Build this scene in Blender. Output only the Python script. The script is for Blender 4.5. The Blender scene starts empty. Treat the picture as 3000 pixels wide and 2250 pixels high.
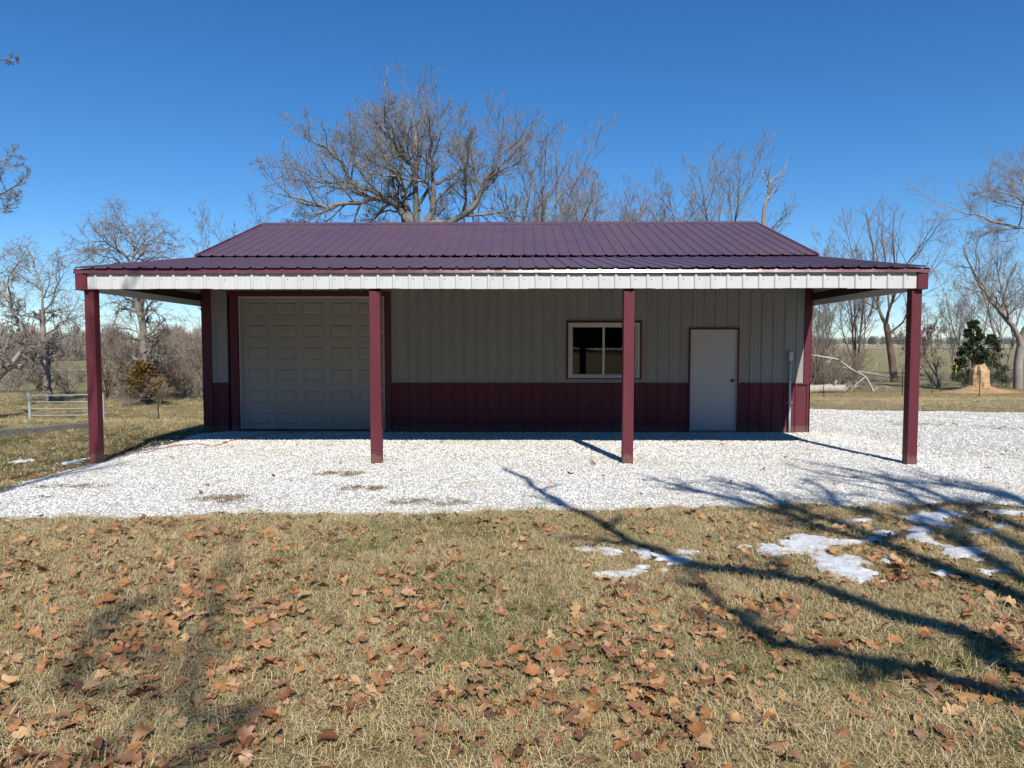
import bpy, bmesh, math, random
import numpy as np
from mathutils import Vector, Matrix

R = random.Random(11)
NR = np.random.default_rng(7)
rad = math.radians
SC = bpy.context.scene
COL = SC.collection

# ------------------------------------------------------------------ camera, sky, sun, exposure
CAM_H, CAM_F, PITCH, YAW = 1.72, 2000.0, rad(3.0), rad(0.78)
cam = bpy.data.cameras.new('camera')
cam.sensor_width = 36.0
cam.lens = 36.0 * CAM_F / 3000.0
cam.clip_start = 0.05
cam.clip_end = 6000
camo = bpy.data.objects.new('camera', cam)
camo.location = (0, 0, CAM_H)
camo.rotation_euler = (math.pi / 2 - PITCH, 0, YAW)
COL.objects.link(camo)
SC.camera = camo

SUN_EL, SUN_X, SUN_Y = rad(44.0), 0.215, -0.977
world = bpy.data.worlds.new('World')
SC.world = world
world.use_nodes = True
wn = world.node_tree
bg = wn.nodes['Background']
sky = wn.nodes.new('ShaderNodeTexSky')
sky.sky_type = 'NISHITA'
sky.sun_disc = False
sky.sun_elevation = SUN_EL
sky.sun_rotation = math.atan2(SUN_X, SUN_Y)
sky.altitude = 300
sky.air_density = 1.0
sky.dust_density = 0.0
sky.ozone_density = 8.0
hs = wn.nodes.new('ShaderNodeHueSaturation')          # the camera's vivid colour setting, evenly over the whole sky
hs.inputs['Saturation'].default_value = 1.17
wn.links.new(sky.outputs[0], hs.inputs['Color'])
wn.links.new(hs.outputs[0], bg.inputs[0])
bg.inputs[1].default_value = 0.110

sl = bpy.data.lights.new('sun', 'SUN')
sl.energy = 5.0
sl.angle = rad(0.53)
sl.color = (1.0, 0.955, 0.88)
so = bpy.data.objects.new('sun', sl)
TOSUN = Vector((SUN_X * math.cos(SUN_EL), SUN_Y * math.cos(SUN_EL), math.sin(SUN_EL)))
so.rotation_euler = TOSUN.to_track_quat('Z', 'Y').to_euler()
so.location = TOSUN * 60
COL.objects.link(so)

SC.view_settings.view_transform = 'Standard'
SC.view_settings.look = 'None'
SC.view_settings.gamma = 1.0
SC.view_settings.exposure = 0.25
SC.view_settings.use_curve_mapping = False
SC.render.engine = 'CYCLES'
SC.cycles.max_bounces = 5
SC.cycles.diffuse_bounces = 1
SC.cycles.glossy_bounces = 2
SC.cycles.transmission_bounces = 4
SC.cycles.transparent_max_bounces = 8
SC.cycles.use_denoising = True
SC.cycles.denoiser = 'OPENIMAGEDENOISE'
SC.cycles.use_adaptive_sampling = True
SC.cycles.adaptive_threshold = 0.035
SC.cycles.sample_clamp_indirect = 6.0


# ------------------------------------------------------------------ survey helpers (photo pixel -> place in the world)
def ray(x, y):
    u = (x - 1500) / CAM_F
    v = (1125 - y) / CAM_F
    d1 = math.cos(PITCH) + v * math.sin(PITCH)
    d2 = -math.sin(PITCH) + v * math.cos(PITCH)
    c, s = math.cos(YAW), math.sin(YAW)
    return (u * c - d1 * s, u * s + d1 * c, d2)


def at(x, y, Y):
    d = ray(x, y)
    t = Y / d[1]
    return Vector((d[0] * t, Y, CAM_H + d[2] * t))


def on_ground(x, y, z=0.0):
    d = ray(x, y)
    t = (z - CAM_H) / d[2]
    return Vector((d[0] * t, d[1] * t, z))


# ------------------------------------------------------------------ noise
def _hash(ix, iy, seed):
    n = (ix.astype(np.int64) * 374761393 + iy.astype(np.int64) * 668265263 + seed * 1442695041) & 0xFFFFFFFF
    n = ((n ^ (n >> 13)) * 1274126177) & 0xFFFFFFFF
    n = n ^ (n >> 16)
    return (n & 0xFFFFFF) / float(0xFFFFFF)


def vnoise(x, y, seed=0):
    x = np.asarray(x, float)
    y = np.asarray(y, float)
    ix, iy = np.floor(x), np.floor(y)
    fx, fy = x - ix, y - iy
    fx = fx * fx * (3 - 2 * fx)
    fy = fy * fy * (3 - 2 * fy)
    a, b = _hash(ix, iy, seed), _hash(ix + 1, iy, seed)
    c, d = _hash(ix, iy + 1, seed), _hash(ix + 1, iy + 1, seed)
    return (a * (1 - fx) + b * fx) * (1 - fy) + (c * (1 - fx) + d * fx) * fy


def fbm(x, y, seed=0, oct=3):
    s, a, t = 0, 1.0, 0
    for i in range(oct):
        s = s + a * vnoise(np.asarray(x) * 2 ** i + 13.7 * i, np.asarray(y) * 2 ** i - 7.1 * i, seed + i)
        t += a
        a *= 0.5
    return s / t


def sstep(a, b, x):
    t = np.clip((np.asarray(x, float) - a) / (b - a), 0, 1)
    return t * t * (3 - 2 * t)


def height(x, y):
    """Lie of the land: level yard, dropping to pasture behind, rising again towards the horizon."""
    x = np.asarray(x, float)
    y = np.asarray(y, float)
    zl = -1.15 * sstep(14.5, 27, y) + 0.9 * sstep(170, 700, y)
    zr = -1.05 * sstep(19, 41, y) + 4.6 * sstep(60, 430, y)
    w = sstep(-1, 1, x / np.maximum(8.0, 0.12 * np.abs(y)))
    z = zl * (1 - w) + zr * w
    pad = sstep(-7.8, -6.6, x) * (1 - sstep(19.5, 22, y)) * sstep(6.3, 7.3, y)
    bump = 0.05 * (fbm(x * 0.55, y * 0.55, 3) - 0.5) * (1 - pad)
    far = sstep(25, 90, np.abs(y) + np.abs(x) * 0.5)
    z = z + 1.5 * sstep(-4, -31, y)
    return z + bump + far * 0.9 * (fbm(x * 0.021, y * 0.021, 9) - 0.5)


def hz(x, y):
    return float(height(np.array([x]), np.array([y]))[0])


# ------------------------------------------------------------------ object helpers
def tag(o, label=None, cat=None, group=None, kind=None):
    if label:
        o['label'] = label
    if cat:
        o['category'] = cat
    if group:
        o['group'] = group
    if kind:
        o['kind'] = kind
    return o


def empty(name, loc, label, cat, group=None, rz=0.0):
    o = bpy.data.objects.new(name, None)
    o.location = loc
    o.rotation_euler = (0, 0, rz)
    o.empty_display_size = 0.2
    COL.objects.link(o)
    return tag(o, label, cat, group)


def link_mesh(name, me, mat, parent=None, smooth=False):
    if mat is not None and len(me.materials) == 0:
        me.materials.append(mat)
    if smooth:
        me.polygons.foreach_set('use_smooth', [True] * len(me.polygons))
    o = bpy.data.objects.new(name, me)
    COL.objects.link(o)
    if parent is not None:
        o.parent = parent
        # parts are modelled in world coordinates unless the parent is moved afterwards
    return o


class MB:
    def __init__(self):
        self.v, self.f = [], []

    def quad(self, a, b, c, d):
        n = len(self.v)
        self.v += [tuple(a), tuple(b), tuple(c), tuple(d)]
        self.f.append((n, n + 1, n + 2, n + 3))

    def poly(self, pts):
        n = len(self.v)
        self.v += [tuple(p) for p in pts]
        self.f.append(tuple(range(n, n + len(pts))))

    def box(self, x0, x1, y0, y1, z0, z1, b=0.0):
        """Box with chamfered edges (24-vertex) when b > 0."""
        if b <= 0:
            n = len(self.v)
            self.v += [(x0, y0, z0), (x1, y0, z0), (x1, y1, z0), (x0, y1, z0), (x0, y0, z1), (x1, y0, z1), (x1, y1, z1), (x0, y1, z1)]
            for q in ((0, 3, 2, 1), (4, 5, 6, 7), (0, 1, 5, 4), (1, 2, 6, 5), (2, 3, 7, 6), (3, 0, 4, 7)):
                self.f.append(tuple(n + i for i in q))
            return
        bm = bmesh.new()
        bmesh.ops.create_cube(bm, size=1.0)
        for v in bm.verts:
            v.co = Vector(((x0 + x1) / 2 + v.co.x * (x1 - x0), (y0 + y1) / 2 + v.co.y * (y1 - y0), (z0 + z1) / 2 + v.co.z * (z1 - z0)))
        bmesh.ops.bevel(bm, geom=list(bm.edges), offset=b, segments=1, affect='EDGES')
        bm.verts.ensure_lookup_table()
        n = len(self.v)
        self.v += [tuple(v.co) for v in bm.verts]
        for f in bm.faces:
            self.f.append(tuple(n + v.index for v in f.verts))
        bm.free()

    def add(self, V, Fc):
        n = len(self.v)
        self.v += [tuple(p) for p in V]
        self.f += [tuple(n + int(i) for i in q) for q in Fc]

    def tube(self, pts, rads, sides=6, cap=True):
        V, Fc = tube_arrays([([Vector(p) for p in pts], rads)], sides)
        n = len(self.v)
        self.add(V, Fc)
        if cap:
            k = len(pts)
            self.f.append(tuple(n + i for i in range(sides))[::-1])
            self.f.append(tuple(n + (k - 1) * sides + i for i in range(sides)))

    def mesh(self, name):
        me = bpy.data.meshes.new(name)
        me.from_pydata(self.v, [], self.f)
        me.update()
        return me

    def build(self, name, mat, parent=None, smooth=False):
        return link_mesh(name, self.mesh(name), mat, parent, smooth)


def tube_arrays(paths, sides):
    """All paths as tapered tubes -> (verts n x 3, quads m x 4); paths grouped by length so numpy does the work."""
    groups = {}
    for p, r in paths:
        groups.setdefault(len(p), []).append((p, r))
    VV, FF, base = [], [], 0
    ang = np.arange(sides) * 2 * math.pi / sides
    for k, lst in groups.items():
        Pn = np.array([[tuple(q) for q in p] for p, r in lst], float)
        Rn = np.array([list(r) for p, r in lst], float)
        T = np.empty_like(Pn)
        T[:, 1:-1] = Pn[:, 2:] - Pn[:, :-2]
        T[:, 0] = Pn[:, 1] - Pn[:, 0]
        T[:, -1] = Pn[:, -1] - Pn[:, -2]
        T /= np.linalg.norm(T, axis=2, keepdims=True) + 1e-12
        m = np.abs(T.mean(axis=1))
        ref = np.zeros((len(lst), 3))
        ref[np.arange(len(lst)), np.argmin(m, axis=1)] = 1.0
        A = np.cross(T, ref[:, None, :])
        A /= np.linalg.norm(A, axis=2, keepdims=True) + 1e-12
        B = np.cross(T, A)
        ring = Pn[:, :, None, :] + Rn[:, :, None, None] * (A[:, :, None, :] * np.cos(ang)[None, None, :, None] + B[:, :, None, :] * np.sin(ang)[None, None, :, None])
        n = len(lst)
        VV.append(ring.reshape(-1, 3))
        idx = np.arange(n * k * sides).reshape(n, k, sides) + base
        a = idx[:, :-1, :]
        b = np.roll(a, -1, axis=2)
        c = idx[:, 1:, :]
        d = np.roll(c, -1, axis=2)
        FF.append(np.stack([a, b, d, c], axis=-1).reshape(-1, 4))
        base += n * k * sides
    if not VV:
        return np.zeros((0, 3)), np.zeros((0, 4), int)
    return np.concatenate(VV), np.concatenate(FF)


def np_mesh(name, V, Fq, mat, smooth=True):
    """Mesh from numpy arrays; Fq is m x 3 or m x 4."""
    me = bpy.data.meshes.new(name)
    m, s = Fq.shape
    me.vertices.add(len(V))
    me.vertices.foreach_set('co', np.asarray(V, np.float32).ravel())
    me.loops.add(m * s)
    me.loops.foreach_set('vertex_index', Fq.astype(np.int32).ravel())
    me.polygons.add(m)
    me.polygons.foreach_set('loop_start', np.arange(0, m * s, s, dtype=np.int32))
    me.polygons.foreach_set('loop_total', np.full(m, s, np.int32))
    me.update(calc_edges=True)
    if smooth:
        me.polygons.foreach_set('use_smooth', np.ones(m, bool))
    if mat is not None:
        me.materials.append(mat)
    return me


def copy_tree(o, parent=None):
    c = o.copy()
    COL.objects.link(c)
    c.parent = parent
    for ch in list(o.children):
        copy_tree(ch, c)
    return c


# ------------------------------------------------------------------ materials
def nmat(name):
    m = bpy.data.materials.new(name)
    m.use_nodes = True
    nt = m.node_tree
    return m, nt, nt.nodes['Principled BSDF']


def N(nt, typ, **kw):
    n = nt.nodes.new(typ)
    for k, v in kw.items():
        setattr(n, k, v)
    return n


def ramp(nt, fac, stops):
    r = N(nt, 'ShaderNodeValToRGB')
    el = r.color_ramp.elements
    while len(el) < len(stops):
        el.new(0.5)
    for e, (p, c) in zip(el, stops):
        e.position = p
        e.color = (c[0], c[1], c[2], 1)
    nt.links.new(fac, r.inputs[0])
    return r.outputs[0]


def noise(nt, scale, detail=4, rough=0.55, vec=None, out='Fac'):
    n = N(nt, 'ShaderNodeTexNoise')
    n.inputs['Scale'].default_value = scale
    n.inputs['Detail'].default_value = detail
    n.inputs['Roughness'].default_value = rough
    if vec is not None:
        nt.links.new(vec, n.inputs['Vector'])
    return n.outputs[out]


def pos(nt, scale=None):
    g = N(nt, 'ShaderNodeNewGeometry')
    if scale is None:
        return g.outputs['Position']
    v = N(nt, 'ShaderNodeVectorMath', operation='MULTIPLY')
    nt.links.new(g.outputs['Position'], v.inputs[0])
    v.inputs[1].default_value = scale
    return v.outputs[0]


def mix(nt, fac, a, b, mode='MIX'):
    m = N(nt, 'ShaderNodeMix', data_type='RGBA', blend_type=mode)
    for s, v in ((m.inputs[0], fac), (m.inputs[6], a), (m.inputs[7], b)):
        if hasattr(v, 'is_linked'):
            nt.links.new(v, s)
        elif isinstance(v, (tuple, list)):
            s.default_value = (v[0], v[1], v[2], 1)
        else:
            s.default_value = v
    return m.outputs[2]


def bump(nt, bsdf, h, strength=0.3, dist=0.01):
    b = N(nt, 'ShaderNodeBump')
    b.inputs['Strength'].default_value = strength
    b.inputs['Distance'].default_value = dist
    nt.links.new(h, b.inputs['Height'])
    nt.links.new(b.outputs[0], bsdf.inputs['Normal'])


def paint(name, col, rough=0.35, dirt=0.12, spec=0.5, streak=(3, 3, 0.6), bscale=30, bstr=0.04, splash=False):
    """Baked-enamel steel: even colour with faint chalking and dirt streaks."""
    m, nt, b = nmat(name)
    f = noise(nt, 1.0, 3, 0.6, pos(nt, streak))
    c = ramp(nt, f, [(0.3, [q * (1 - dirt) for q in col]), (0.55, col), (0.8, [min(1, q * (1 + dirt * 0.6) + 0.004) for q in col])])
    if splash:      # dried mud and gravel dust thrown up by rain
        sp = N(nt, 'ShaderNodeSeparateXYZ')
        nt.links.new(pos(nt), sp.inputs[0])
        ad = N(nt, 'ShaderNodeMath', operation='MULTIPLY_ADD')
        nt.links.new(noise(nt, 11, 5, 0.7, pos(nt)), ad.inputs[0])
        ad.inputs[1].default_value = -0.26
        nt.links.new(sp.outputs[2], ad.inputs[2])
        c = mix(nt, ramp(nt, ad.outputs[0], [(0.0, (0.30, 0.30, 0.30)), (0.05, (0, 0, 0))]), c, (0.24, 0.19, 0.14))
    nt.links.new(c, b.inputs['Base Color'])
    rr = N(nt, 'ShaderNodeMapRange')
    nt.links.new(f, rr.inputs[0])
    rr.inputs[1].default_value = 0.3
    rr.inputs[2].default_value = 0.7
    rr.inputs[3].default_value = rough * 0.8
    rr.inputs[4].default_value = rough * 1.2
    nt.links.new(rr.outputs[0], b.inputs['Roughness'])
    b.inputs['Specular IOR Level'].default_value = spec
    if bstr > 0.1:
        bump(nt, b, noise(nt, bscale, 2, 0.5, pos(nt)), bstr, 0.002)
    return m


M = {}
M['maroon'] = paint('maroon_steel', (0.120, 0.027, 0.037), 0.5, 0.12, 0.25, splash=True)
M['roof'] = paint('maroon_roof_steel', (0.112, 0.062, 0.080), 0.40, 0.09, 0.5, (1.2, 2.0, 1))
M['trim_gloss'] = paint('maroon_eave_trim', (0.125, 0.031, 0.04), 0.27, 0.1, 0.7)
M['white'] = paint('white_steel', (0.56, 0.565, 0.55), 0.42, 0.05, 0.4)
M['wall_shaded'] = paint('shaded_wall_steel', (0.30, 0.295, 0.268), 0.45, 0.05, 0.35)  # white sheet painted darker than the fascia, porch shade put into its colour
M['garage'] = paint('garage_door_enamel', (0.36, 0.342, 0.297), 0.55, 0.05, 0.35)
M['door'] = paint('door_enamel', (0.52, 0.512, 0.495), 0.5, 0.03, 0.35)
M['vinyl'] = paint('window_vinyl', (0.58, 0.57, 0.54), 0.45, 0.04)
M['dark'] = paint('dark_metal', (0.03, 0.022, 0.02), 0.35, 0.1)
M['wood_dark'] = paint('stained_timber', (0.035, 0.018, 0.016), 0.7, 0.25, 0.3, (2, 14, 14))
M['screw'] = paint('screw_steel', (0.30, 0.29, 0.28), 0.35, 0.1)
M['pvc'] = paint('grey_plastic_conduit', (0.55, 0.56, 0.57), 0.45, 0.06)
M['concrete'] = paint('concrete_sill', (0.33, 0.32, 0.30), 0.9, 0.2, 0.2, (6, 6, 6), 60, 0.3)
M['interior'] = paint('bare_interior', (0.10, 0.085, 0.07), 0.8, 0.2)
M['gate_white'] = paint('white_pipe_paint', (0.36, 0.365, 0.37), 0.5, 0.12)
M['tpost'] = paint('fence_post_steel', (0.055, 0.05, 0.045), 0.6, 0.3)
M['wire'] = paint('fence_wire', (0.16, 0.15, 0.14), 0.45, 0.2)
M['cord'] = paint('orange_cord_jacket', (0.55, 0.09, 0.03), 0.45, 0.1)
M['snow'] = None


def glass_mat():
    m = bpy.data.materials.new('window_glass')
    m.use_nodes = True
    nt = m.node_tree
    nt.nodes.remove(nt.nodes['Principled BSDF'])
    out = nt.nodes['Material Output']
    tr = N(nt, 'ShaderNodeBsdfTransparent')
    tr.inputs[0].default_value = (0.72, 0.76, 0.74, 1)
    gl = N(nt, 'ShaderNodeBsdfGlossy')
    gl.inputs['Roughness'].default_value = 0.012
    gl.inputs['Color'].default_value = (0.95, 0.97, 0.96, 1)
    fr = N(nt, 'ShaderNodeFresnel')
    fr.inputs['IOR'].default_value = 1.7
    b = N(nt, 'ShaderNodeBump')
    b.inputs['Strength'].default_value = 0.04
    b.inputs['Distance'].default_value = 0.01
    nt.links.new(noise(nt, 2.5, 1, 0.4, pos(nt)), b.inputs['Height'])
    nt.links.new(b.outputs[0], gl.inputs['Normal'])
    mx = N(nt, 'ShaderNodeMixShader')
    nt.links.new(fr.outputs[0], mx.inputs[0])
    nt.links.new(tr.outputs[0], mx.inputs[1])
    nt.links.new(gl.outputs[0], mx.inputs[2])
    nt.links.new(mx.outputs[0], out.inputs[0])
    return m


M['glass'] = glass_mat()


def bark(name, c0, c1, scale=7.0, bs=0.6):
    m, nt, b = nmat(name)
    f = noise(nt, 1.0, 6, 0.65, pos(nt, (scale, scale, scale * 0.35)))
    g = noise(nt, 0.9, 3, 0.5, pos(nt))
    c = ramp(nt, f, [(0.3, c0), (0.7, c1)])
    c = mix(nt, ramp(nt, g, [(0.45, (0, 0, 0)), (0.75, (0.5, 0.5, 0.5))]), c, [min(1, q * 1.35 + 0.02) for q in c1])
    nt.links.new(c, b.inputs['Base Color'])
    b.inputs['Roughness'].default_value = 0.9
    b.inputs['Specular IOR Level'].default_value = 0.2
    bump(nt, b, f, bs, 0.03)
    return m


M['bark'] = bark('grey_bark', (0.10, 0.088, 0.075), (0.27, 0.24, 0.205))
M['bark_pale'] = bark('pale_dead_bark', (0.22, 0.20, 0.17), (0.5, 0.46, 0.40))
M['bark_brown'] = bark('brown_bark', (0.075, 0.05, 0.036), (0.20, 0.14, 0.10))
M['bark_ash'] = bark('ash_grey_bark', (0.16, 0.14, 0.12), (0.34, 0.30, 0.26))
M['twig'] = bark('twig_bark', (0.17, 0.15, 0.125), (0.30, 0.265, 0.225), 3, 0.1)
M['twig_brown'] = bark('brown_twig_bark', (0.19, 0.14, 0.10), (0.34, 0.26, 0.195), 3, 0.1)


def vary(name, cols, rough=0.8, trans=0.0, patch=None, spec=0.25, hue_noise=0.0, island=False):
    """Colour drawn per object or instance; patch = (scale, colours) blends in a second set by where the instance stands."""
    m, nt, b = nmat(name)
    oi = N(nt, 'ShaderNodeObjectInfo')
    rnd = N(nt, 'ShaderNodeNewGeometry').outputs['Random Per Island'] if island else oi.outputs['Random']
    n = len(cols)
    c = ramp(nt, rnd, [((i + 0.5) / n, cols[i]) for i in range(n)])
    if patch:
        sc, pc, lo, hi = patch
        f = noise(nt, sc, 3, 0.6, oi.outputs['Location'])
        k = len(pc)
        c2 = ramp(nt, rnd, [((i + 0.5) / k, pc[i]) for i in range(k)])
        c = mix(nt, ramp(nt, f, [(lo, (0, 0, 0)), (hi, (1, 1, 1))]), c, c2)
    if hue_noise:
        f = noise(nt, hue_noise, 4, 0.6, pos(nt))
        c = mix(nt, 1.0, c, ramp(nt, f, [(0.3, (0.62, 0.62, 0.62)), (0.7, (1.2, 1.2, 1.2))]), 'MULTIPLY')
    nt.links.new(c, b.inputs['Base Color'])
    b.inputs['Roughness'].default_value = rough
    b.inputs['Specular IOR Level'].default_value = spec
    if trans:
        out = nt.nodes['Material Output']
        t = N(nt, 'ShaderNodeBsdfTranslucent')
        nt.links.new(c, t.inputs[0])
        mx = N(nt, 'ShaderNodeMixShader')
        mx.inputs[0].default_value = trans
        nt.links.new(b.outputs[0], mx.inputs[1])
        nt.links.new(t.outputs[0], mx.inputs[2])
        nt.links.new(mx.outputs[0], out.inputs[0])
    return m


STRAW = [(0.315, 0.223, 0.099), (0.554, 0.419, 0.214), (0.684, 0.552, 0.329), (0.462, 0.338, 0.148), (0.388, 0.303, 0.116), (0.628, 0.481, 0.255), (0.517, 0.419, 0.198), (0.721, 0.597, 0.378)]
GREEN = [(0.258, 0.249, 0.086), (0.206, 0.224, 0.069), (0.499, 0.413, 0.215), (0.327, 0.301, 0.112), (0.568, 0.464, 0.267), (0.284, 0.284, 0.095)]
M['straw'] = vary('dry_grass_blades', STRAW, 0.7, 0.2, (0.9, GREEN, 0.56, 0.74), 0.3, 0.0, True)
M['green'] = vary('green_grass_blades', [(0.10, 0.16, 0.05), (0.15, 0.20, 0.06), (0.20, 0.22, 0.08), (0.09, 0.13, 0.04)], 0.7, 0.25)
M['leaf'] = vary('dry_oak_leaf', [(0.18, 0.070, 0.028), (0.36, 0.165, 0.05), (0.28, 0.12, 0.052), (0.42, 0.235, 0.09), (0.32, 0.155, 0.075), (0.13, 0.057, 0.028), (0.36, 0.205, 0.11), (0.32, 0.11, 0.03), (0.46, 0.30, 0.145), (0.24, 0.115, 0.05)], 0.5, 0.12, None, 0.45, 14.0)
M['stone'] = vary('limestone_chip', [(0.71, 0.69, 0.64), (0.78, 0.76, 0.72), (0.65, 0.62, 0.56), (0.80, 0.79, 0.76), (0.74, 0.71, 0.64), (0.71, 0.70, 0.68)], 0.85, 0, (0.55, [(0.60, 0.55, 0.46), (0.69, 0.65, 0.56), (0.54, 0.50, 0.43)], 0.50, 0.72), 0.2)
M['weed'] = vary('dead_weed', [(0.22, 0.12, 0.06), (0.36, 0.24, 0.12), (0.17, 0.10, 0.055), (0.30, 0.22, 0.11)], 0.85, 0.1, None, 0.2, 0.0, True)


def ground_mat():
    m, nt, b = nmat('yard_ground')
    a = N(nt, 'ShaderNodeAttribute', attribute_name='tint')
    p = pos(nt)
    f1 = noise(nt, 9, 6, 0.7, p)
    f2 = noise(nt, 45, 4, 0.7, p)
    f3 = noise(nt, 0.35, 5, 0.6, p)
    c = mix(nt, 1.0, a.outputs['Color'], ramp(nt, f1, [(0.28, (0.45, 0.43, 0.38)), (0.5, (0.95, 0.95, 0.95)), (0.75, (1.35, 1.3, 1.2))]), 'MULTIPLY')
    c = mix(nt, 1.0, c, ramp(nt, f2, [(0.3, (0.6, 0.58, 0.55)), (0.65, (1.2, 1.2, 1.18))]), 'MULTIPLY')
    c = mix(nt, 1.0, c, ramp(nt, f3, [(0.3, (0.82, 0.86, 0.8)), (0.7, (1.14, 1.1, 1.05))]), 'MULTIPLY')
    nt.links.new(c, b.inputs['Base Color'])
    b.inputs['Roughness'].default_value = 0.95
    b.inputs['Specular IOR Level'].default_value = 0.1
    mm = N(nt, 'ShaderNodeMath', operation='ADD')
    nt.links.new(f1, mm.inputs[0])
    nt.links.new(f2, mm.inputs[1])
    bump(nt, b, mm.outputs[0], 0.9, 0.04)
    return m


def gravel_mat():
    m, nt, b = nmat('white_gravel')
    p = pos(nt)
    v = N(nt, 'ShaderNodeTexVoronoi')
    v.inputs['Scale'].default_value = 38
    nt.links.new(p, v.inputs['Vector'])
    v2 = N(nt, 'ShaderNodeTexVoronoi')
    v2.inputs['Scale'].default_value = 75
    nt.links.new(p, v2.inputs['Vector'])
    c = ramp(nt, v.outputs['Color'], [(0.2, (0.56, 0.54, 0.49)), (0.5, (0.68, 0.66, 0.61)), (0.8, (0.76, 0.75, 0.71))])
    d = ramp(nt, v.outputs['Distance'], [(0.3, (1, 1, 1)), (0.65, (0.62, 0.60, 0.56))])
    c = mix(nt, 0.8, c, d, 'MULTIPLY')
    soil = noise(nt, 0.8, 6, 0.65, p)
    c = mix(nt, ramp(nt, soil, [(0.56, (0, 0, 0)), (0.76, (0.7, 0.7, 0.7))]), c, (0.38, 0.32, 0.22))
    nt.links.new(c, b.inputs['Base Color'])
    b.inputs['Roughness'].default_value = 0.95
    b.inputs['Specular IOR Level'].default_value = 0.15
    inv = N(nt, 'ShaderNodeMath', operation='MULTIPLY_ADD')
    nt.links.new(v.outputs['Distance'], inv.inputs[0])
    inv.inputs[1].default_value = -1
    nt.links.new(v2.outputs['Distance'], inv.inputs[2])
    bump(nt, b, inv.outputs[0], 0.8, 0.02)
    return m


def snow_mat():
    m, nt, b = nmat('old_snow')
    p = pos(nt)
    f = noise(nt, 14, 5, 0.65, p)
    c = ramp(nt, f, [(0.30, (0.46, 0.46, 0.47)), (0.46, (0.62, 0.63, 0.65)), (0.65, (0.72, 0.735, 0.76))])
    nt.links.new(c, b.inputs['Base Color'])
    b.inputs['Roughness'].default_value = 0.55
    b.inputs['Subsurface Weight'].default_value = 0.0
    bump(nt, b, noise(nt, 40, 4, 0.7, p), 0.5, 0.02)
    return m


M['ground'] = ground_mat()
M['gravel'] = gravel_mat()
M['snow'] = snow_mat()
M['timber'] = paint('weathered_timber', (0.17, 0.155, 0.135), 0.9, 0.35, 0.15, (3, 18, 18), 40, 0.4)
M['timber_new'] = paint('tan_timber', (0.36, 0.28, 0.16), 0.9, 0.2, 0.15, (3, 18, 18), 40, 0.4)
M['deadwood'] = bark('bleached_deadwood', (0.26, 0.22, 0.18), (0.50, 0.45, 0.38), 6)
M['rotwood'] = bark('rotten_tan_wood', (0.28, 0.16, 0.075), (0.52, 0.36, 0.20), 9)
M['orange_soil'] = bark('orange_soil', (0.27, 0.15, 0.07), (0.44, 0.29, 0.15), 5)
M['cedar'] = vary('cedar_foliage', [(0.035, 0.06, 0.025), (0.05, 0.075, 0.03), (0.08, 0.09, 0.035)], 0.8, 0.1)
M['cedar_bronze'] = vary('bronze_cedar_foliage', [(0.15, 0.10, 0.03), (0.2, 0.135, 0.045), (0.11, 0.085, 0.03)], 0.8, 0.1)
M['tan_leaf'] = vary('clinging_dead_leaf', [(0.30, 0.21, 0.13), (0.38, 0.28, 0.18)], 0.8, 0.2)
M['yellow'] = paint('yellow_ribbon', (0.75, 0.55, 0.03), 0.5, 0.1)
M['asphalt'] = paint('pale_road_surface', (0.42, 0.40, 0.37), 0.9, 0.15, 0.2, (0.4, 0.4, 0.4))
M['far_dark'] = bark('horizon_woodland', (0.055, 0.055, 0.06), (0.10, 0.10, 0.105), 0.05, 0.0)
M['wood_dense'] = bark('dense_dark_wood', (0.045, 0.042, 0.03), (0.11, 0.095, 0.07), 0.4, 0.0)
M['far_twig'] = bark('far_woodland', (0.14, 0.12, 0.105), (0.25, 0.215, 0.185), 0.4, 0.0)


# ------------------------------------------------------------------ ground sheet
def gravel_front(x):
    """Front edge of the gravel as a function of x."""
    return np.interp(x, [-14, -5.2, -2.0, 0.0, 2.4, 5.5, 9, 30], [6.2, 6.6, 7.03, 7.12, 7.3, 7.5, 7.7, 8.2])


def gravel_mask(x, y):
    """> 0 inside the gravel (roughly metres from its edge), with a ragged outline."""
    x = np.asarray(x, float)
    y = np.asarray(y, float)
    wob = 0.5 * (fbm(x * 1.3, y * 1.3, 21) - 0.5) + 0.18 * (fbm(x * 6, y * 6, 22) - 0.5)
    back = np.interp(x, [-7, 5, 8.2, 13.3, 20, 30], [20.8, 20.8, 19.1, 18.2, 17.4, 16.5])
    d = np.minimum(y - gravel_front(x), back - y)
    d = np.minimum(d, x + 6.42)
    d = np.minimum(d, 26 - x)
    return d + wob


def axis(lo, hi, near_lo, near_hi, step, growth):
    a = list(np.arange(near_lo, near_hi + 1e-6, step))
    s, v = step, near_hi
    while v < hi:
        s *= growth
        v += s
        a.append(v)
    s, v = step, near_lo
    while v > lo:
        s *= growth
        v -= s
        a.insert(0, v)
    return np.array(a)


gx = axis(-1500, 1500, -14, 16, 0.25, 1.14)
gy = axis(-120, 2600, -2, 24, 0.25, 1.09)
X, Y = np.meshgrid(gx, gy)
Z = height(X, Y)
nx, ny = len(gx), len(gy)
idx = np.arange(nx * ny).reshape(ny, nx)
quads = np.stack([idx[:-1, :-1], idx[:-1, 1:], idx[1:, 1:], idx[1:, :-1]], -1).reshape(-1, 4)
gme = np_mesh('ground', np.stack([X.ravel(), Y.ravel(), Z.ravel()], 1), quads, M['ground'])


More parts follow.
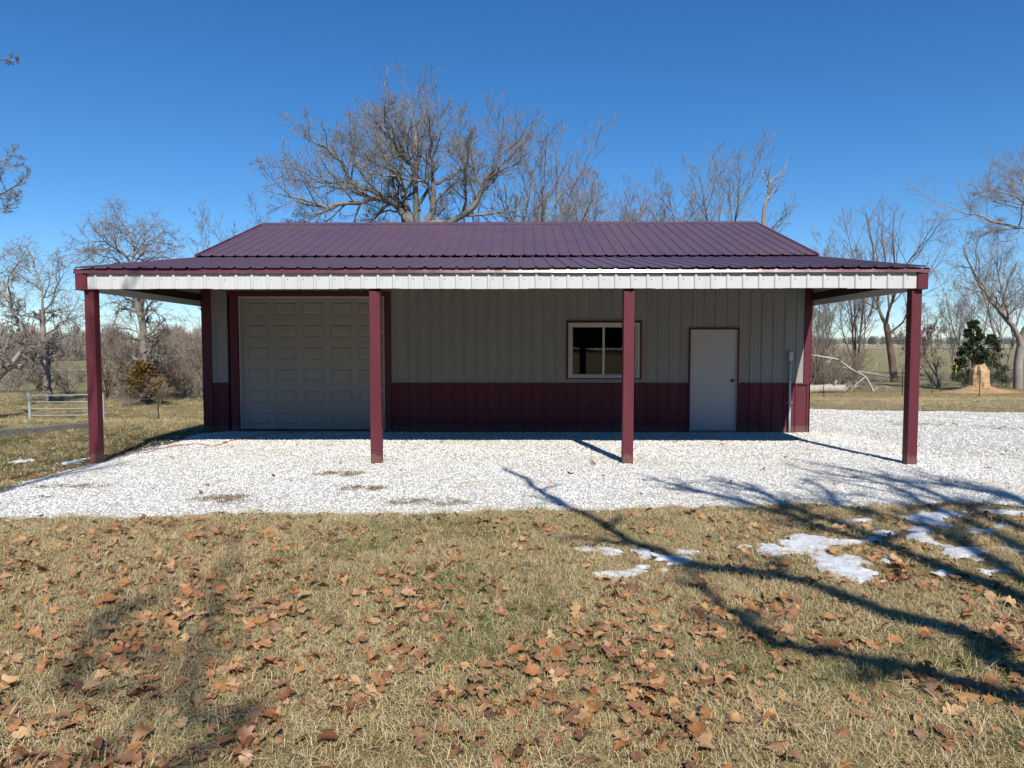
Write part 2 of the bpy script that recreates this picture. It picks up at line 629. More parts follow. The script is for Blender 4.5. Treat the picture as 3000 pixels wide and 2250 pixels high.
def ground_tint(x, y):
    n1 = fbm(x * 0.35, y * 0.35, 31)
    n2 = fbm(x * 0.9, y * 0.9, 33)
    n3 = fbm(x * 0.04, y * 0.10, 35)
    straw = np.array([0.35, 0.26, 0.13])
    olive = np.array([0.25, 0.195, 0.085])
    soil = np.array([0.18, 0.13, 0.075])
    pale = np.array([0.40, 0.335, 0.22])
    field = np.array([0.30, 0.255, 0.145])
    field2 = np.array([0.225, 0.205, 0.105])
    c = straw[None] * (1 - n1[:, None]) + olive[None] * n1[:, None]
    c = c * (1 - 0.35 * n2[:, None]) + soil[None] * 0.35 * n2[:, None]
    # dark green-brown, leafy strip on the left of the gravel
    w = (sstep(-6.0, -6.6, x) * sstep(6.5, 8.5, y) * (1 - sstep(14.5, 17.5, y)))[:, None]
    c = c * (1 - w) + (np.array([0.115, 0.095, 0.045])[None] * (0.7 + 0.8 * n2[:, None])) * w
    # tan track and mown yard behind the gravel on the right
    w = (sstep(4, 7, x) * sstep(16, 19, y) * (1 - sstep(36, 44, y)))[:, None]
    c = c * (1 - w) + (np.array([0.33, 0.265, 0.155])[None] * (0.75 + 0.5 * n2[:, None])) * w
    tr = np.exp(-((y - 22.5 - 1.2 * n1 + 0.12 * (x - 10)) / 1.6) ** 2) * sstep(4, 7, x)
    c = c * (1 - 0.75 * tr[:, None]) + pale[None] * 0.75 * tr[:, None]
    # pasture
    w = np.maximum(sstep(38, 55, y), sstep(26, 40, y) * sstep(-3, -9, x))[:, None]
    fcol = field[None] * (1 - n3[:, None]) + field2[None] * n3[:, None]
    st = np.exp(-((y - 62 - 4 * n3) / 3.0) ** 2)[:, None] * sstep(0, -12, x)[:, None]
    fcol = fcol * (1 - st) + np.array([0.42, 0.36, 0.2])[None] * st
    dist = sstep(150, 330, y)[:, None]
    fcol = fcol * (1 - dist) + np.array([0.34, 0.29, 0.19])[None] * dist
    c = c * (1 - w) + fcol * w
    return c


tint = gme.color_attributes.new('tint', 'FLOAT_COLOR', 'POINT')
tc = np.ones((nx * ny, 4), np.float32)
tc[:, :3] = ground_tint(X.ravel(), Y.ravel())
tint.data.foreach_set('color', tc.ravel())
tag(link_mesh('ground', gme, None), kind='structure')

# gravel apron: a ragged-edged sheet lying on the ground
st = 0.07
ax = np.arange(-7.2, 27, st)
ay = np.arange(5.6, 21.4, st)
X, Y = np.meshgrid(ax, ay)
G = gravel_mask(X, Y)
inside = (X > -6.30) & (X < 5.65) & (Y > 13.8) & (Y < 20.2)
Z = height(X, Y) + 0.006 + 0.022 * sstep(0.0, 0.5, G) + 0.020 * (fbm(X * 2.2, Y * 2.2, 41) - 0.5) + 0.012 * (vnoise(X * 14, Y * 14, 44) - 0.5)
idx = np.arange(X.size).reshape(X.shape)
quads = np.stack([idx[:-1, :-1], idx[:-1, 1:], idx[1:, 1:], idx[1:, :-1]], -1).reshape(-1, 4)
cell = (G[:-1, :-1] + G[1:, 1:]).ravel() * 0.5
cin = inside[:-1, :-1].ravel()
quads = quads[(cell > 0) & (~cin)]
used = np.unique(quads)
remap = np.zeros(X.size, int)
remap[used] = np.arange(len(used))
V = np.stack([X.ravel(), Y.ravel(), Z.ravel()], 1)[used]
tag(link_mesh('gravel_apron', np_mesh('gravel_apron', V, remap[quads], M['gravel']), None), kind='structure')


def gravel_z(x, y):
    g = gravel_mask(x, y)
    return height(x, y) + np.where(g > 0, 0.006 + 0.022 * sstep(0.0, 0.5, g) + 0.020 * (fbm(np.asarray(x) * 2.2, np.asarray(y) * 2.2, 41) - 0.5), 0.0)


# distant country road on the left, and its continuation across the right-hand pasture
def ribbon(name, pts, width, lift, mat):
    mb = MB()
    pts = [Vector(p) for p in pts]
    row = []
    for i, p in enumerate(pts):
        t = (pts[min(i + 1, len(pts) - 1)] - pts[max(i - 1, 0)]).normalized()
        n = Vector((-t.y, t.x, 0)) * width / 2
        for q in (p + n, p - n):
            mb.v.append((q.x, q.y, hz(q.x, q.y) + lift))
    for i in range(len(pts) - 1):
        mb.f.append((2 * i, 2 * i + 1, 2 * i + 3, 2 * i + 2))
    return mb.build(name, mat)


tag(ribbon('road', [(x, 84 + 0.02 * x, 0) for x in np.arange(-130, -4, 4)], 3.2, 0.12, M['asphalt']), kind='structure')
tag(ribbon('farm_track', [(x, 250 + 0.06 * x, 0) for x in np.arange(70, 330, 8)], 7, 0.35, M['asphalt']), kind='structure')

# ------------------------------------------------------------------ the metal building
XL, XR, YW, YB = -6.42, 5.77, 13.69, 20.45          # wall faces
FX0, FX1, YF = -6.47, 5.80, 9.90                      # porch fascia
RIB = 0.2286
barn = empty('metal_building', (0, 17, 0), 'white and maroon metal building with open front porch on white gravel', 'building')
bpy.context.view_layer.update()
BINV = Matrix.Translation((0, -17, 0))


def part(name, mb_or_me, mat, parent=None, smooth=False, label=None):
    """A part of the building, modelled in world coordinates."""
    me = mb_or_me.mesh(name) if isinstance(mb_or_me, MB) else mb_or_me
    o = link_mesh(name, me, mat, parent or barn, smooth)
    if parent is None:
        o.matrix_parent_inverse = BINV
    if label:
        o['label'] = label
    return o


def profile(x0, x1, phase, rib_h=0.021, minor=0.0016, foot=0.028):
    """Cross-section of ribbed sheet between x0 and x1: list of (x, height)."""
    pts = []
    k0 = math.floor((x0 - phase) / RIB) - 1
    k1 = math.ceil((x1 - phase) / RIB) + 1
    for k in range(k0, k1 + 1):
        c = phase + k * RIB
        pts += [(c - foot, 0), (c - 0.013, rib_h), (c + 0.013, rib_h), (c + foot, 0)]
        for q in (1, 2):
            m = c + q * RIB / 3
            pts += [(m - 0.016, 0), (m - 0.006, minor), (m + 0.006, minor), (m + 0.016, 0)]
    xs = [p[0] for p in pts]
    hs = [p[1] for p in pts]
    out = [(x0, float(np.interp(x0, xs, hs)))]
    out += [p for p in pts if x0 + 1e-4 < p[0] < x1 - 1e-4]
    out.append((x1, float(np.interp(x1, xs, hs))))
    return out


def wall_sheet(mb, x0, x1, z0, z1, y, phase, seed=0, seg=5):
    pr = profile(x0, x1, phase)
    rows = []
    for j in range(seg + 1):
        z = z0 + (z1 - z0) * j / seg
        rows.append([(x, y - h - 0.0012 * math.sin(x * 5.1 + z * 2.3 + seed), z) for x, h in pr])
    n = len(mb.v)
    w = len(pr)
    for r in rows:
        mb.v += r
    for j in range(seg):
        for i in range(w - 1):
            a = n + j * w + i
            mb.f.append((a, a + 1, a + w + 1, a + w))


def roof_sheet(mb, x0, x1, y0, z0, y1, z1, phase, seed=0, seg=10, amp=0.0011):
    pr = profile(x0, x1, phase, 0.020, 0.0025, 0.028)
    L = math.hypot(y1 - y0, z1 - z0)
    ny_, nz_ = -(z1 - z0) / L, (y1 - y0) / L
    n = len(mb.v)
    w = len(pr)
    for j in range(seg + 1):
        t = j / seg
        for x, h in pr:
            hh = h + amp * math.sin(x * 3.7 + t * 9 + seed) + amp * 0.7 * math.sin(x * 7.9 - t * 5 + seed * 2.1)
            mb.v.append((x, y0 + (y1 - y0) * t + ny_ * hh, z0 + (z1 - z0) * t + nz_ * hh))
    for j in range(seg):
        for i in range(w - 1):
            a = n + j * w + i
            mb.f.append((a, a + 1, a + w + 1, a + w))


SHEET = 4 * RIB
# --- roofs: main slope (front and back), porch slope, each in 3-foot sheets
EY, EZ, RY, RZ = 13.50, 3.538, 17.12, 4.815
PY0, PZ0, PY1, PZ1 = 9.832, 2.872, 13.86, 3.560
mph = -3.823
x = FX0 + 0.05
i = 0
while x < FX1 - 0.02:
    x1 = min(x + SHEET, FX1 - 0.02)
    mb = MB()
    roof_sheet(mb, x, x1, EY + 0.012 * R.uniform(-1, 1), EZ, RY, RZ, mph, i * 1.7)
    part('roof_panel', mb, M['roof'])
    mb = MB()
    roof_sheet(mb, x, x1, RY, RZ, 2 * RY - EY, EZ, mph, i * 1.3 + 4)
    part('roof_panel', mb, M['roof'])
    x, i = x1, i + 1
pph = -0.926
x, i = FX0 - 0.02, 0
while x < FX1 + 0.03:
    x1 = min(x + SHEET, FX1 + 0.03)
    mb = MB()
    roof_sheet(mb, x, x1, PY0 + 0.006 * R.uniform(-1, 1), PZ0, PY1, PZ1, pph, i * 2.3 + 1, 10, 0.0014)
    part('porch_roof_panel', mb, M['roof'])
    x, i = x1, i + 1
mb = MB()
sl = (RZ - EZ) / (RY - EY)
for s in (-1, 1):
    y1 = RY + s * 0.17
    z1 = RZ - sl * 0.17 + 0.026
    a, b = (FX0 + 0.03, FX1)
    mb.quad((a, y1, z1), (b, y1, z1), (b, RY, RZ + 0.034), (a, RY, RZ + 0.034))
    mb.quad((a, y1, z1 - 0.016), (b, y1, z1 - 0.016), (b, y1, z1), (a, y1, z1))
part('ridge_cap', mb, M['roof'])
for xa, xb in ((FX0 + 0.018, FX0 + 0.058), (FX1 - 0.032, FX1 + 0.012)):
    for s in (0, 1):
        mb = MB()
        y0, y1 = (EY - 0.01, RY) if s == 0 else (2 * RY - EY + 0.01, RY)
        for dz0, dz1 in ((-0.11, 0.026),):
            z0, z1 = EZ - 0.003, RZ
            v = [(xa, y0, z0 + dz0), (xb, y0, z0 + dz0), (xb, y1, z1 + dz0), (xa, y1, z1 + dz0), (xa, y0, z0 + dz1), (xb, y0, z0 + dz1), (xb, y1, z1 + dz1), (xa, y1, z1 + dz1)]
            mb.add(v, [(0, 3, 2, 1), (4, 5, 6, 7), (0, 1, 5, 4), (1, 2, 6, 5), (2, 3, 7, 6), (3, 0, 4, 7)])
        part('rake_trim', mb, M['maroon'])

# --- porch: fascia sheets, eave trim, corner boxes, side panels, header beams, rafters
x, i = FX0 + 0.165, 0
FZ0, FZ1 = 2.578, 2.806
while x < FX1 - 0.15:
    x1 = min(x + SHEET, FX1 - 0.148)
    mb = MB()
    dz = 0.004 * math.sin(i * 1.9)
    wall_sheet(mb, x, x1, FZ0 + dz, FZ1, YF, pph, i, 2)
    part('fascia_panel', mb, M['white'])
    x, i = x1, i + 1
joints = [FX0 - 0.012, -3.42, -0.37, 2.87, FX1 + 0.012]
for k in range(4):
    a, b = joints[k] + (0.0 if k == 0 else 0.002), joints[k + 1] - 0.002
    mb = MB()
    tilt = [0.018, 0.020, 0.0225, 0.0235][k]
    n = 12
    for j in range(n):
        xa, xb = a + (b - a) * j / n, a + (b - a) * (j + 1) / n

        def prof(xx):
            w = 0.0012 * math.sin(xx * 4.3 + k) + 0.0008 * math.sin(xx * 11)
            zt = 2.866 + 0.002 * math.sin(xx * 2.1)
            return [(xx, 9.872 + 0.01, zt), (xx, 9.870 + w, zt), (xx, 9.870 - tilt + w, 2.803), (xx, 9.870 - tilt + 0.012, 2.797)]
        pa, pb = prof(xa), prof(xb)
        for q in range(3):
            mb.quad(pa[q + 1], pb[q + 1], pb[q], pa[q])
    part('eave_trim', mb, M['trim_gloss'])
for xa, xb in ((FX0, FX0 + 0.163), (FX1 - 0.146, FX1)):
    mb = MB()
    mb.box(xa, xb, YF - 0.03, YF + 0.16, 2.562, 2.796, 0.004)
    part('corner_trim', mb, M['maroon'])


def porch_z(y):
    return PZ0 + (PZ1 - PZ0) * (y - PY0) / (PY1 - PY0)


for s, xo in ((-1, FX0 + 0.012), (1, FX1 - 0.012)):
    mb = MB()
    ya, yb, n = YF + 0.16, YW + 0.06, 12
    for k in range(n):
        y0, y1 = ya + (yb - ya) * k / n, ya + (yb - ya) * (k + 1) / n
        q = [(xo, y0, 2.562), (xo, y1, 2.562), (xo, y1, porch_z(y1) - 0.02), (xo, y0, porch_z(y0) - 0.02)]
        q2 = [(xo + s * 0.02 - 0.0 * s, p[1], p[2]) for p in q]
        mb.quad(*q)
        mb.quad(*q2[::-1])
        mb.quad(q[0], q[1], q2[1], q2[0])
    part('side_fascia', mb, M['white'])
    mb = MB()
    xi = xo - s * 0.012
    mb.box(min(xi, xi - s * 0.04), max(xi, xi - s * 0.04), YF + 0.17, YW - 0.03, 2.665, 2.80, 0.004)
    part('header_beam', mb, M['wood_dark'])
mb = MB()
mb.box(FX0 + 0.2, FX1 - 0.2, YF + 0.012, YF + 0.05, 2.615, 2.79)
part('header_beam', mb, M['wood_dark'])
for k in range(11):
    xr = FX0 + 0.35 + k * (FX1 - FX0 - 0.7) / 10
    mb = MB()
    v = []
    for dy in (YF + 0.06, YW - 0.03):
        for dx in (-0.02, 0.02):
            for dz in (-0.16, -0.02):
                v.append((xr + dx, dy, porch_z(dy) + dz))
    mb.add(v, [(0, 1, 3, 2), (4, 6, 7, 5), (0, 4, 5, 1), (2, 3, 7, 6), (0, 2, 6, 4), (1, 5, 7, 3)])
    part('rafter', mb, M['wood_dark'])

# --- posts: steel-clad square posts with slightly open back seam
screw_me = None


def screw_mesh():
    mb = MB()
    k = 6
    for rr, yy in ((0.009, 0.0), (0.008, -0.003), (0.0045, -0.0045), (0.004, -0.009)):
        mb.v += [(rr * math.cos(2 * math.pi * q / k), yy, rr * math.sin(2 * math.pi * q / k)) for q in range(k)]
    for j in range(3):
        for q in range(k):
            mb.f.append((j * k + q, j * k + (q + 1) % k, (j + 1) * k + (q + 1) % k, (j + 1) * k + q))
    mb.f.append(tuple(range(3 * k, 4 * k)))
    me = mb.mesh('screw')
    me.materials.append(M['screw'])
    return me


SCREW = screw_mesh()


def screw(loc, rz=0.0):
    o = bpy.data.objects.new('screw', SCREW)
    COL.objects.link(o)
    o.parent = barn
    o.matrix_parent_inverse = BINV
    o.location = loc
    o.rotation_euler = (0, 0, rz)


for a, b, lbl in ((-6.385, -6.243, None), (-2.212, -2.055, None), (1.482, 1.638, None), (5.612, 5.757, None)):
    mb = MB()
    lean = R.uniform(-0.006, 0.006)
    mb.box(a, b, YF + 0.035, YF + 0.175, -0.12, 2.557 if -6 < a < 5 else 2.66, 0.006)
    # folded steel lip along the sides
    po = part('porch_post', mb, M['maroon'])
    mb = MB()
    mb.box(a + 0.004, b - 0.004, YF + 0.07, YF + 0.17, 2.4, porch_z(YF + 0.17) - 0.05)
    part('post_core', mb, M['wood_dark'])
for k in range(8):
    screw((-2.053, YF + 0.11, 0.22 + k * 0.29), math.pi / 2)
for k in range(8):
    screw((5.61, YF + 0.11, 0.26 + k * 0.28), -math.pi / 2)
k = 0
x = pph + RIB * math.ceil((FX0 + 0.2 - pph) / RIB)
while x < FX1 - 0.2:
    screw((x + 0.055, YF - 0.0015, 2.715 + R.uniform(-0.004, 0.004)))
    x += RIB

x = mph + RIB * math.ceil((FX0 + 0.2 - mph) / RIB)
while x < FX1 - 0.2:
    t_ = 0.84
    o = bpy.data.objects.new('screw', SCREW)
    COL.objects.link(o)
    o.parent = barn
    o.matrix_parent_inverse = BINV
    o.location = (x + 0.05, EY + (RY - EY) * t_ - 0.002, EZ + (RZ - EZ) * t_ + 0.004)
    o.rotation_euler = (-math.pi / 2 + math.atan2(RZ - EZ, RY - EY), 0, 0)
    x += RIB

# --- front wall
wph = 2.975
WT = 1.02
holes = [(-5.905, -2.61, 0.0, 2.85), (3.343, 4.336, 0.0, 2.122), (0.90, 2.40, 1.10, 2.266)]


def spans(x0, x1, z0, z1):
    """Rectangles of sheet left over around the openings."""
    xs = sorted({x0, x1} | {h for q in holes for h in q[:2] if x0 < h < x1})
    for a, b in zip(xs, xs[1:]):
        m = (a + b) / 2
        z = z0
        for hx0, hx1, hz0, hz1 in sorted(holes, key=lambda q: q[2]):
            if hx0 < m < hx1 and hz0 < z1 and hz1 > z:
                if hz0 > z + 0.005:
                    yield a, b, z, hz0
                z = hz1
        if z < z1 - 0.005:
            yield a, b, z, z1


def front_wall(z0, z1, y, mat, name):
    x, i = XL + 0.02, 0
    first = wph + RIB * (math.floor((XL - wph) / RIB)) + RIB / 2
    edges = [XL + 0.02]
    e = first + SHEET
    while e < XR - 0.03:
        edges.append(e)
        e += SHEET
    edges.append(XR - 0.02)
    for a, b in zip(edges, edges[1:]):
        mb = MB()
        for q in spans(a, b, z0, z1):
            wall_sheet(mb, *q, y + 0.0015 * (i % 2), wph, i)
        if mb.f:
            part(name, mb, mat)
        i += 1


front_wall(WT, 3.42, YW, M['wall_shaded'], 'wall_panel')
front_wall(-0.08, WT, YW + 0.004, M['maroon'], 'wainscot_panel')
for a, b in ((XL + 0.18, -5.86), (-2.61, 3.335), (4.345, XR - 0.02)):
    mb = MB()
    mb.box(a, b, YW - 0.028, YW + 0.01, WT - 0.022, WT + 0.006, 0.002)
    part('wainscot_trim', mb, M['maroon'])
for a, b in ((XL - 0.006, XL + 0.185), (XR - 0.142, XR + 0.006)):
    mb = MB()
    mb.box(a, b, YW - 0.026, YW + 0.12, WT + 0.006 if a > 0 else -0.08, 3.4, 0.004)
    if a > 0:
        pass
    part('corner_trim', mb, M['maroon'])
# side and back walls, slab-tight
ph = wph
mb = MB()
for xs, s in ((XL, -1), (XR, 1)):
    m2 = MB()
    n = 30
    for k in range(n):
        y0, y1 = YW + (YB - YW) * k / n, YW + (YB - YW) * (k + 1) / n
        top = [RZ - sl_ * abs(yy - RY) - 0.02 for yy, sl_ in ((y0, (RZ - EZ) / (RY - EY)), (y1, (RZ - EZ) / (RY - EY)))]
        rib = 0.019 * s
        ym = (y0 + y1) / 2
        tm = (top[0] + top[1]) / 2
        m2.quad((xs, y0, -0.1), (xs, ym - 0.03, -0.1), (xs, ym - 0.03, tm), (xs, y0, top[0]))
        m2.quad((xs, ym - 0.03, -0.1), (xs + rib, ym, -0.1), (xs + rib, ym, tm), (xs, ym - 0.03, tm))
        m2.quad((xs + rib, ym, -0.1), (xs, ym + 0.03, -0.1), (xs, ym + 0.03, tm), (xs + rib, ym, tm))
        m2.quad((xs, ym + 0.03, -0.1), (xs, y1, -0.1), (xs, y1, top[1]), (xs, ym + 0.03, tm))
    part('end_wall', m2, M['wall_shaded'])
m2 = MB()
m2.box(XL, XR, YB - 0.02, YB, -0.1, 3.6)
part('rear_wall', m2, M['wall_shaded'])
m2 = MB()
m2.quad((XL, YW, 0.02), (XR, YW, 0.02), (XR, YB, 0.02), (XL, YB, 0.02))
part('floor_slab', m2, M['concrete'])
# inside lining so the window looks into a dim room
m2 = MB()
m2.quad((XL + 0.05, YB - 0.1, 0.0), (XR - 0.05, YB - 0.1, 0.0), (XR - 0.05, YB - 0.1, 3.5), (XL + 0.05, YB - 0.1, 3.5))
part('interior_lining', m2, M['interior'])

# --- garage door: six sections, five raised panels each
DX0, DX1, DZ0, DZ1 = -5.695, -2.748, 0.075, 2.760
gd = part('garage_door', (lambda m: (m.box(DX0 + 0.01, DX1 - 0.01, YW + 0.075, YW + 0.11, DZ0, DZ1), m)[1])(MB()), M['garage'])
sh = (DZ1 - DZ0) / 6
yf = YW + 0.060
for r in range(6):
    zb, zt = DZ0 + r * sh + 0.004, DZ0 + (r + 1) * sh - 0.004
    pzt = zt - 0.097
    pzb = pzt - 0.264
    cols = [(-5.533 + c * 0.563, -5.533 + c * 0.563 + 0.43) for c in range(5)]
    mb = MB()
    mb.box(DX0, DX1, yf + 0.011, yf + 0.016, zb, zt)
    mb.quad((DX0, yf, zb), (DX1, yf, zb), (DX1, yf, pzb), (DX0, yf, pzb))
    mb.quad((DX0, yf, pzt), (DX1, yf, pzt), (DX1, yf, zt), (DX0, yf, zt))
    mb.quad((DX0, yf, zb), (DX0, yf + 0.016, zb), (DX1, yf + 0.016, zb), (DX1, yf, zb))
    mb.quad((DX0, yf, zt), (DX1, yf, zt), (DX1, yf + 0.016, zt), (DX0, yf + 0.016, zt))
    e = [DX0] + [q for c in cols for q in c] + [DX1]
    for k in range(0, len(e), 2):
        mb.quad((e[k], yf, pzb), (e[k + 1], yf, pzb), (e[k + 1], yf, pzt), (e[k], yf, pzt))
    part('door_section', mb, M['garage'], gd)
    for c0, c1 in cols:
        mb = MB()

        def ringq(i0, y0, i1, y1):
            A = [(c0 + i0, y0, pzb + i0), (c1 - i0, y0, pzb + i0), (c1 - i0, y0, pzt - i0), (c0 + i0, y0, pzt - i0)]
            B = [(c0 + i1, y1, pzb + i1), (c1 - i1, y1, pzb + i1), (c1 - i1, y1, pzt - i1), (c0 + i1, y1, pzt - i1)]
            for q in range(4):
                mb.quad(A[q], A[(q + 1) % 4], B[(q + 1) % 4], B[q])
            return B
        ringq(0, yf, 0.010, yf + 0.0095)
        ringq(0.010, yf + 0.0095, 0.020, yf + 0.0095)
        B = ringq(0.020, yf + 0.0095, 0.048, yf - 0.004)
        mb.quad(*B)
        part('raised_panel', mb, M['garage'], gd)
m2 = MB()
m2.box(DX0 + 0.02, DX1 - 0.02, yf - 0.004, yf + 0.02, DZ0 - 0.028, DZ0 + 0.002, 0.004)
part('bottom_seal', m2, M['dark'], gd)
m2 = MB()
m2.box(DX0 - 0.02, DX1 + 0.02, YW - 0.06, YW + 0.3, -0.02, DZ0 - 0.03)
part('door_sill', m2, M['concrete'])
for a, b in ((-5.858, DX0 - 0.004), (DX1 + 0.004, -2.612)):
    m2 = MB()
    m2.box(a, b, YW - 0.03, YW + 0.09, -0.05, 2.757, 0.004)
    part('door_jamb', m2, M['maroon'])
m2 = MB()
m2.box(-5.905, -2.606, YW - 0.034, YW + 0.09, 2.760, 2.852, 0.004)
part('door_header', m2, M['maroon'])
for a, b in ((DX0 - 0.003, DX0 + 0.03), (DX1 - 0.028, DX1 + 0.003)):   # pale weather strips
    m2 = MB()
    m2.box(a, b, YW + 0.035, YW + 0.057, DZ0, DZ1, 0.003)
    part('weather_strip', m2, M['vinyl'])
m2 = MB()
m2.box(DX0 + 0.031, DX1 - 0.029, YW + 0.035, YW + 0.057, DZ1 - 0.03, DZ1 - 0.001, 0.003)
part('weather_strip', m2, M['vinyl'])

# --- walk door
m2 = MB()
m2.box(3.392, 4.288, YW + 0.004, YW + 0.045, 0.07, 2.072, 0.003)
wd = part('walk_door', m2, M['door'])
m2 = MB()
V, Fc = [], []
prof = [(0.0, 0.0), (0.032, 0.0), (0.032, -0.006), (0.012, -0.012), (0.012, -0.034), (0.024, -0.042), (0.029, -0.054), (0.024, -0.066), (0.0, -0.070)]
k = 14
for rr, yy in prof:
    V += [(4.215 + rr * math.cos(2 * math.pi * q / k), YW + 0.004 + yy, 1.076 + rr * math.sin(2 * math.pi * q / k)) for q in range(k)]
for j in range(len(prof) - 1):
    for q in range(k):
        Fc.append((j * k + q, j * k + (q + 1) % k, (j + 1) * k + (q + 1) % k, (j + 1) * k + q))
m2.add(V, Fc)
part('door_knob', m2, M['dark'], wd, True)
m2 = MB()
m2.box(3.374, 3.391, YW - 0.012, YW + 0.05, 0.06, 2.09)
m2.box(4.289, 4.306, YW - 0.012, YW + 0.05, 0.06, 2.09)
m2.box(3.391, 4.289, YW - 0.012, YW + 0.05, 2.073, 2.09)
part('door_frame', m2, M['vinyl'])
m2 = MB()
m2.box(3.340, 3.3735, YW - 0.032, YW + 0.03, -0.05, 2.125)
m2.box(4.3065, 4.338, YW - 0.032, YW + 0.03, -0.05, 2.125)
m2.box(3.3735, 4.3065, YW - 0.032, YW + 0.03, 2.0905, 2.125)
part('door_trim', m2, M['maroon'])
m2 = MB()
m2.box(3.36, 4.32, YW - 0.05, YW + 0.1, 0.0, 0.058, 0.006)
part('door_sill', m2, M['concrete'])

# --- sliding window
m2 = MB()
for q in ((0.897, 2.401, 2.227, 2.268), (0.897, 2.401, 1.098, 1.1235), (0.897, 0.9385, 1.1235, 2.227), (2.3645, 2.401, 1.1235, 2.227)):
    m2.box(q[0], q[1], YW - 0.034, YW + 0.03, q[2], q[3])
win = part('window', m2, M['maroon'])
m2 = MB()
for q in ((0.9385, 2.3645, 2.18, 2.227), (0.9385, 2.3645, 1.1235, 1.16), (0.9385, 0.985, 1.16, 2.18), (2.318, 2.3645, 1.16, 2.18)):
    m2.box(q[0], q[1], YW - 0.022, YW + 0.06, q[2], q[3], 0.003)
part('window_frame', m2, M['vinyl'], win)
for a, b, yy in ((0.985, 1.668, 0.008), (1.622, 2.318, 0.026)):
    m2 = MB()
    fw = 0.044
    m2.box(a, b, YW + yy, YW + yy + 0.016, 2.139, 2.18, 0.002)
    m2.box(a, b, YW + yy, YW + yy + 0.016, 1.16, 1.196, 0.002)
    m2.box(a, a + fw, YW + yy, YW + yy + 0.016, 1.196, 2.139, 0.002)
    m2.box(b - fw, b, YW + yy, YW + yy + 0.016, 1.196, 2.139, 0.002)
    sa = part('sash', m2, M['vinyl'], win)
    m2 = MB()
    m2.quad((a + fw - 0.004, YW + yy + 0.008, 1.192), (b - fw + 0.004, YW + yy + 0.008, 1.192), (b - fw + 0.004, YW + yy + 0.008, 2.143), (a + fw - 0.004, YW + yy + 0.008, 2.143))
    part('pane', m2, M['glass'], win)

# --- electrical conduit by the right corner
cx, cy = 5.343, YW - 0.055
m2 = MB()
m2.tube([(cx + 0.008, cy, -0.05), (cx + 0.004, cy, 0.5), (cx, cy, 1.0), (cx, cy, 1.49)], [0.023] * 4, 10)
con = part('electrical_conduit', m2, M['pvc'], None, True, 'grey plastic conduit with capped weather head')
m2 = MB()
m2.box(cx - 0.036, cx + 0.036, cy - 0.045, cy + 0.03, 1.475, 1.655, 0.016)
part('weather_head', m2, M['pvc'], con)
for zz in (1.106, 0.636):
    m2 = MB()
    m2.tube([(cx, cy, zz - 0.012), (cx, cy, zz + 0.012)], [0.028, 0.028], 10)
    m2.box(cx - 0.065, cx + 0.065, cy + 0.015, cy + 0.024, zz - 0.012, zz + 0.012)
    part('pipe_strap', m2, M['screw'], con)


# ------------------------------------------------------------------ scatter: many small things nobody could count
def scatter(name, P, rot, scl, which, protos, label=None, cat=None):
    n = len(P)
    me = bpy.data.meshes.new(name)
    me.vertices.add(n)
    me.vertices.foreach_set('co', np.asarray(P, np.float32).ravel())
    a = me.attributes.new('rot', 'FLOAT_VECTOR', 'POINT')
    a.data.foreach_set('vector', np.asarray(rot, np.float32).ravel())
    a = me.attributes.new('scl', 'FLOAT', 'POINT')
    a.data.foreach_set('value', np.asarray(scl, np.float32))
    a = me.attributes.new('which', 'INT', 'POINT')
    a.data.foreach_set('value', np.asarray(which, np.int32))
    c = bpy.data.collections.new(name + '_kinds')
    for o in protos:
        c.objects.link(o)
    ng = bpy.data.node_groups.new(name, 'GeometryNodeTree')
    ng.interface.new_socket('Geometry', in_out='INPUT', socket_type='NodeSocketGeometry')
    ng.interface.new_socket('Geometry', in_out='OUTPUT', socket_type='NodeSocketGeometry')
    gi, go = ng.nodes.new('NodeGroupInput'), ng.nodes.new('NodeGroupOutput')
    ip = ng.nodes.new('GeometryNodeInstanceOnPoints')
    ci = ng.nodes.new('GeometryNodeCollectionInfo')
    ci.inputs[0].default_value = c
    ci.inputs['Separate Children'].default_value = True
    ci.inputs['Reset Children'].default_value = True

    def named(nm, t):
        q = ng.nodes.new('GeometryNodeInputNamedAttribute')
        q.data_type = t
        q.inputs[0].default_value = nm
        return q.outputs[0]
    L = ng.links.new
    L(gi.outputs[0], ip.inputs['Points'])
    L(ci.outputs[0], ip.inputs['Instance'])
    ip.inputs['Pick Instance'].default_value = True
    L(named('which', 'INT'), ip.inputs['Instance Index'])
    er = ng.nodes.new('FunctionNodeEulerToRotation')
    L(named('rot', 'FLOAT_VECTOR'), er.inputs[0])
    L(er.outputs[0], ip.inputs['Rotation'])
    L(named('scl', 'FLOAT'), ip.inputs['Scale'])
    L(ip.outputs[0], go.inputs[0])
    o = bpy.data.objects.new(name, me)
    COL.objects.link(o)
    md = o.modifiers.new('scatter', 'NODES')
    md.node_group = ng
    tag(o, label, cat, None, 'stuff')
    return o


def proto(name, me):
    return bpy.data.objects.new(name, me)


# ---- snow patches: outlines surveyed on the lawn, built as thin melting slabs
def q8(pts):
    return [(1500 + x / 1.47467, 1450 + y / 1.47467) for x, y in pts]


def q2(pts):
    return [(x / 2.765, 1100 + y / 2.765) for x, y in pts]


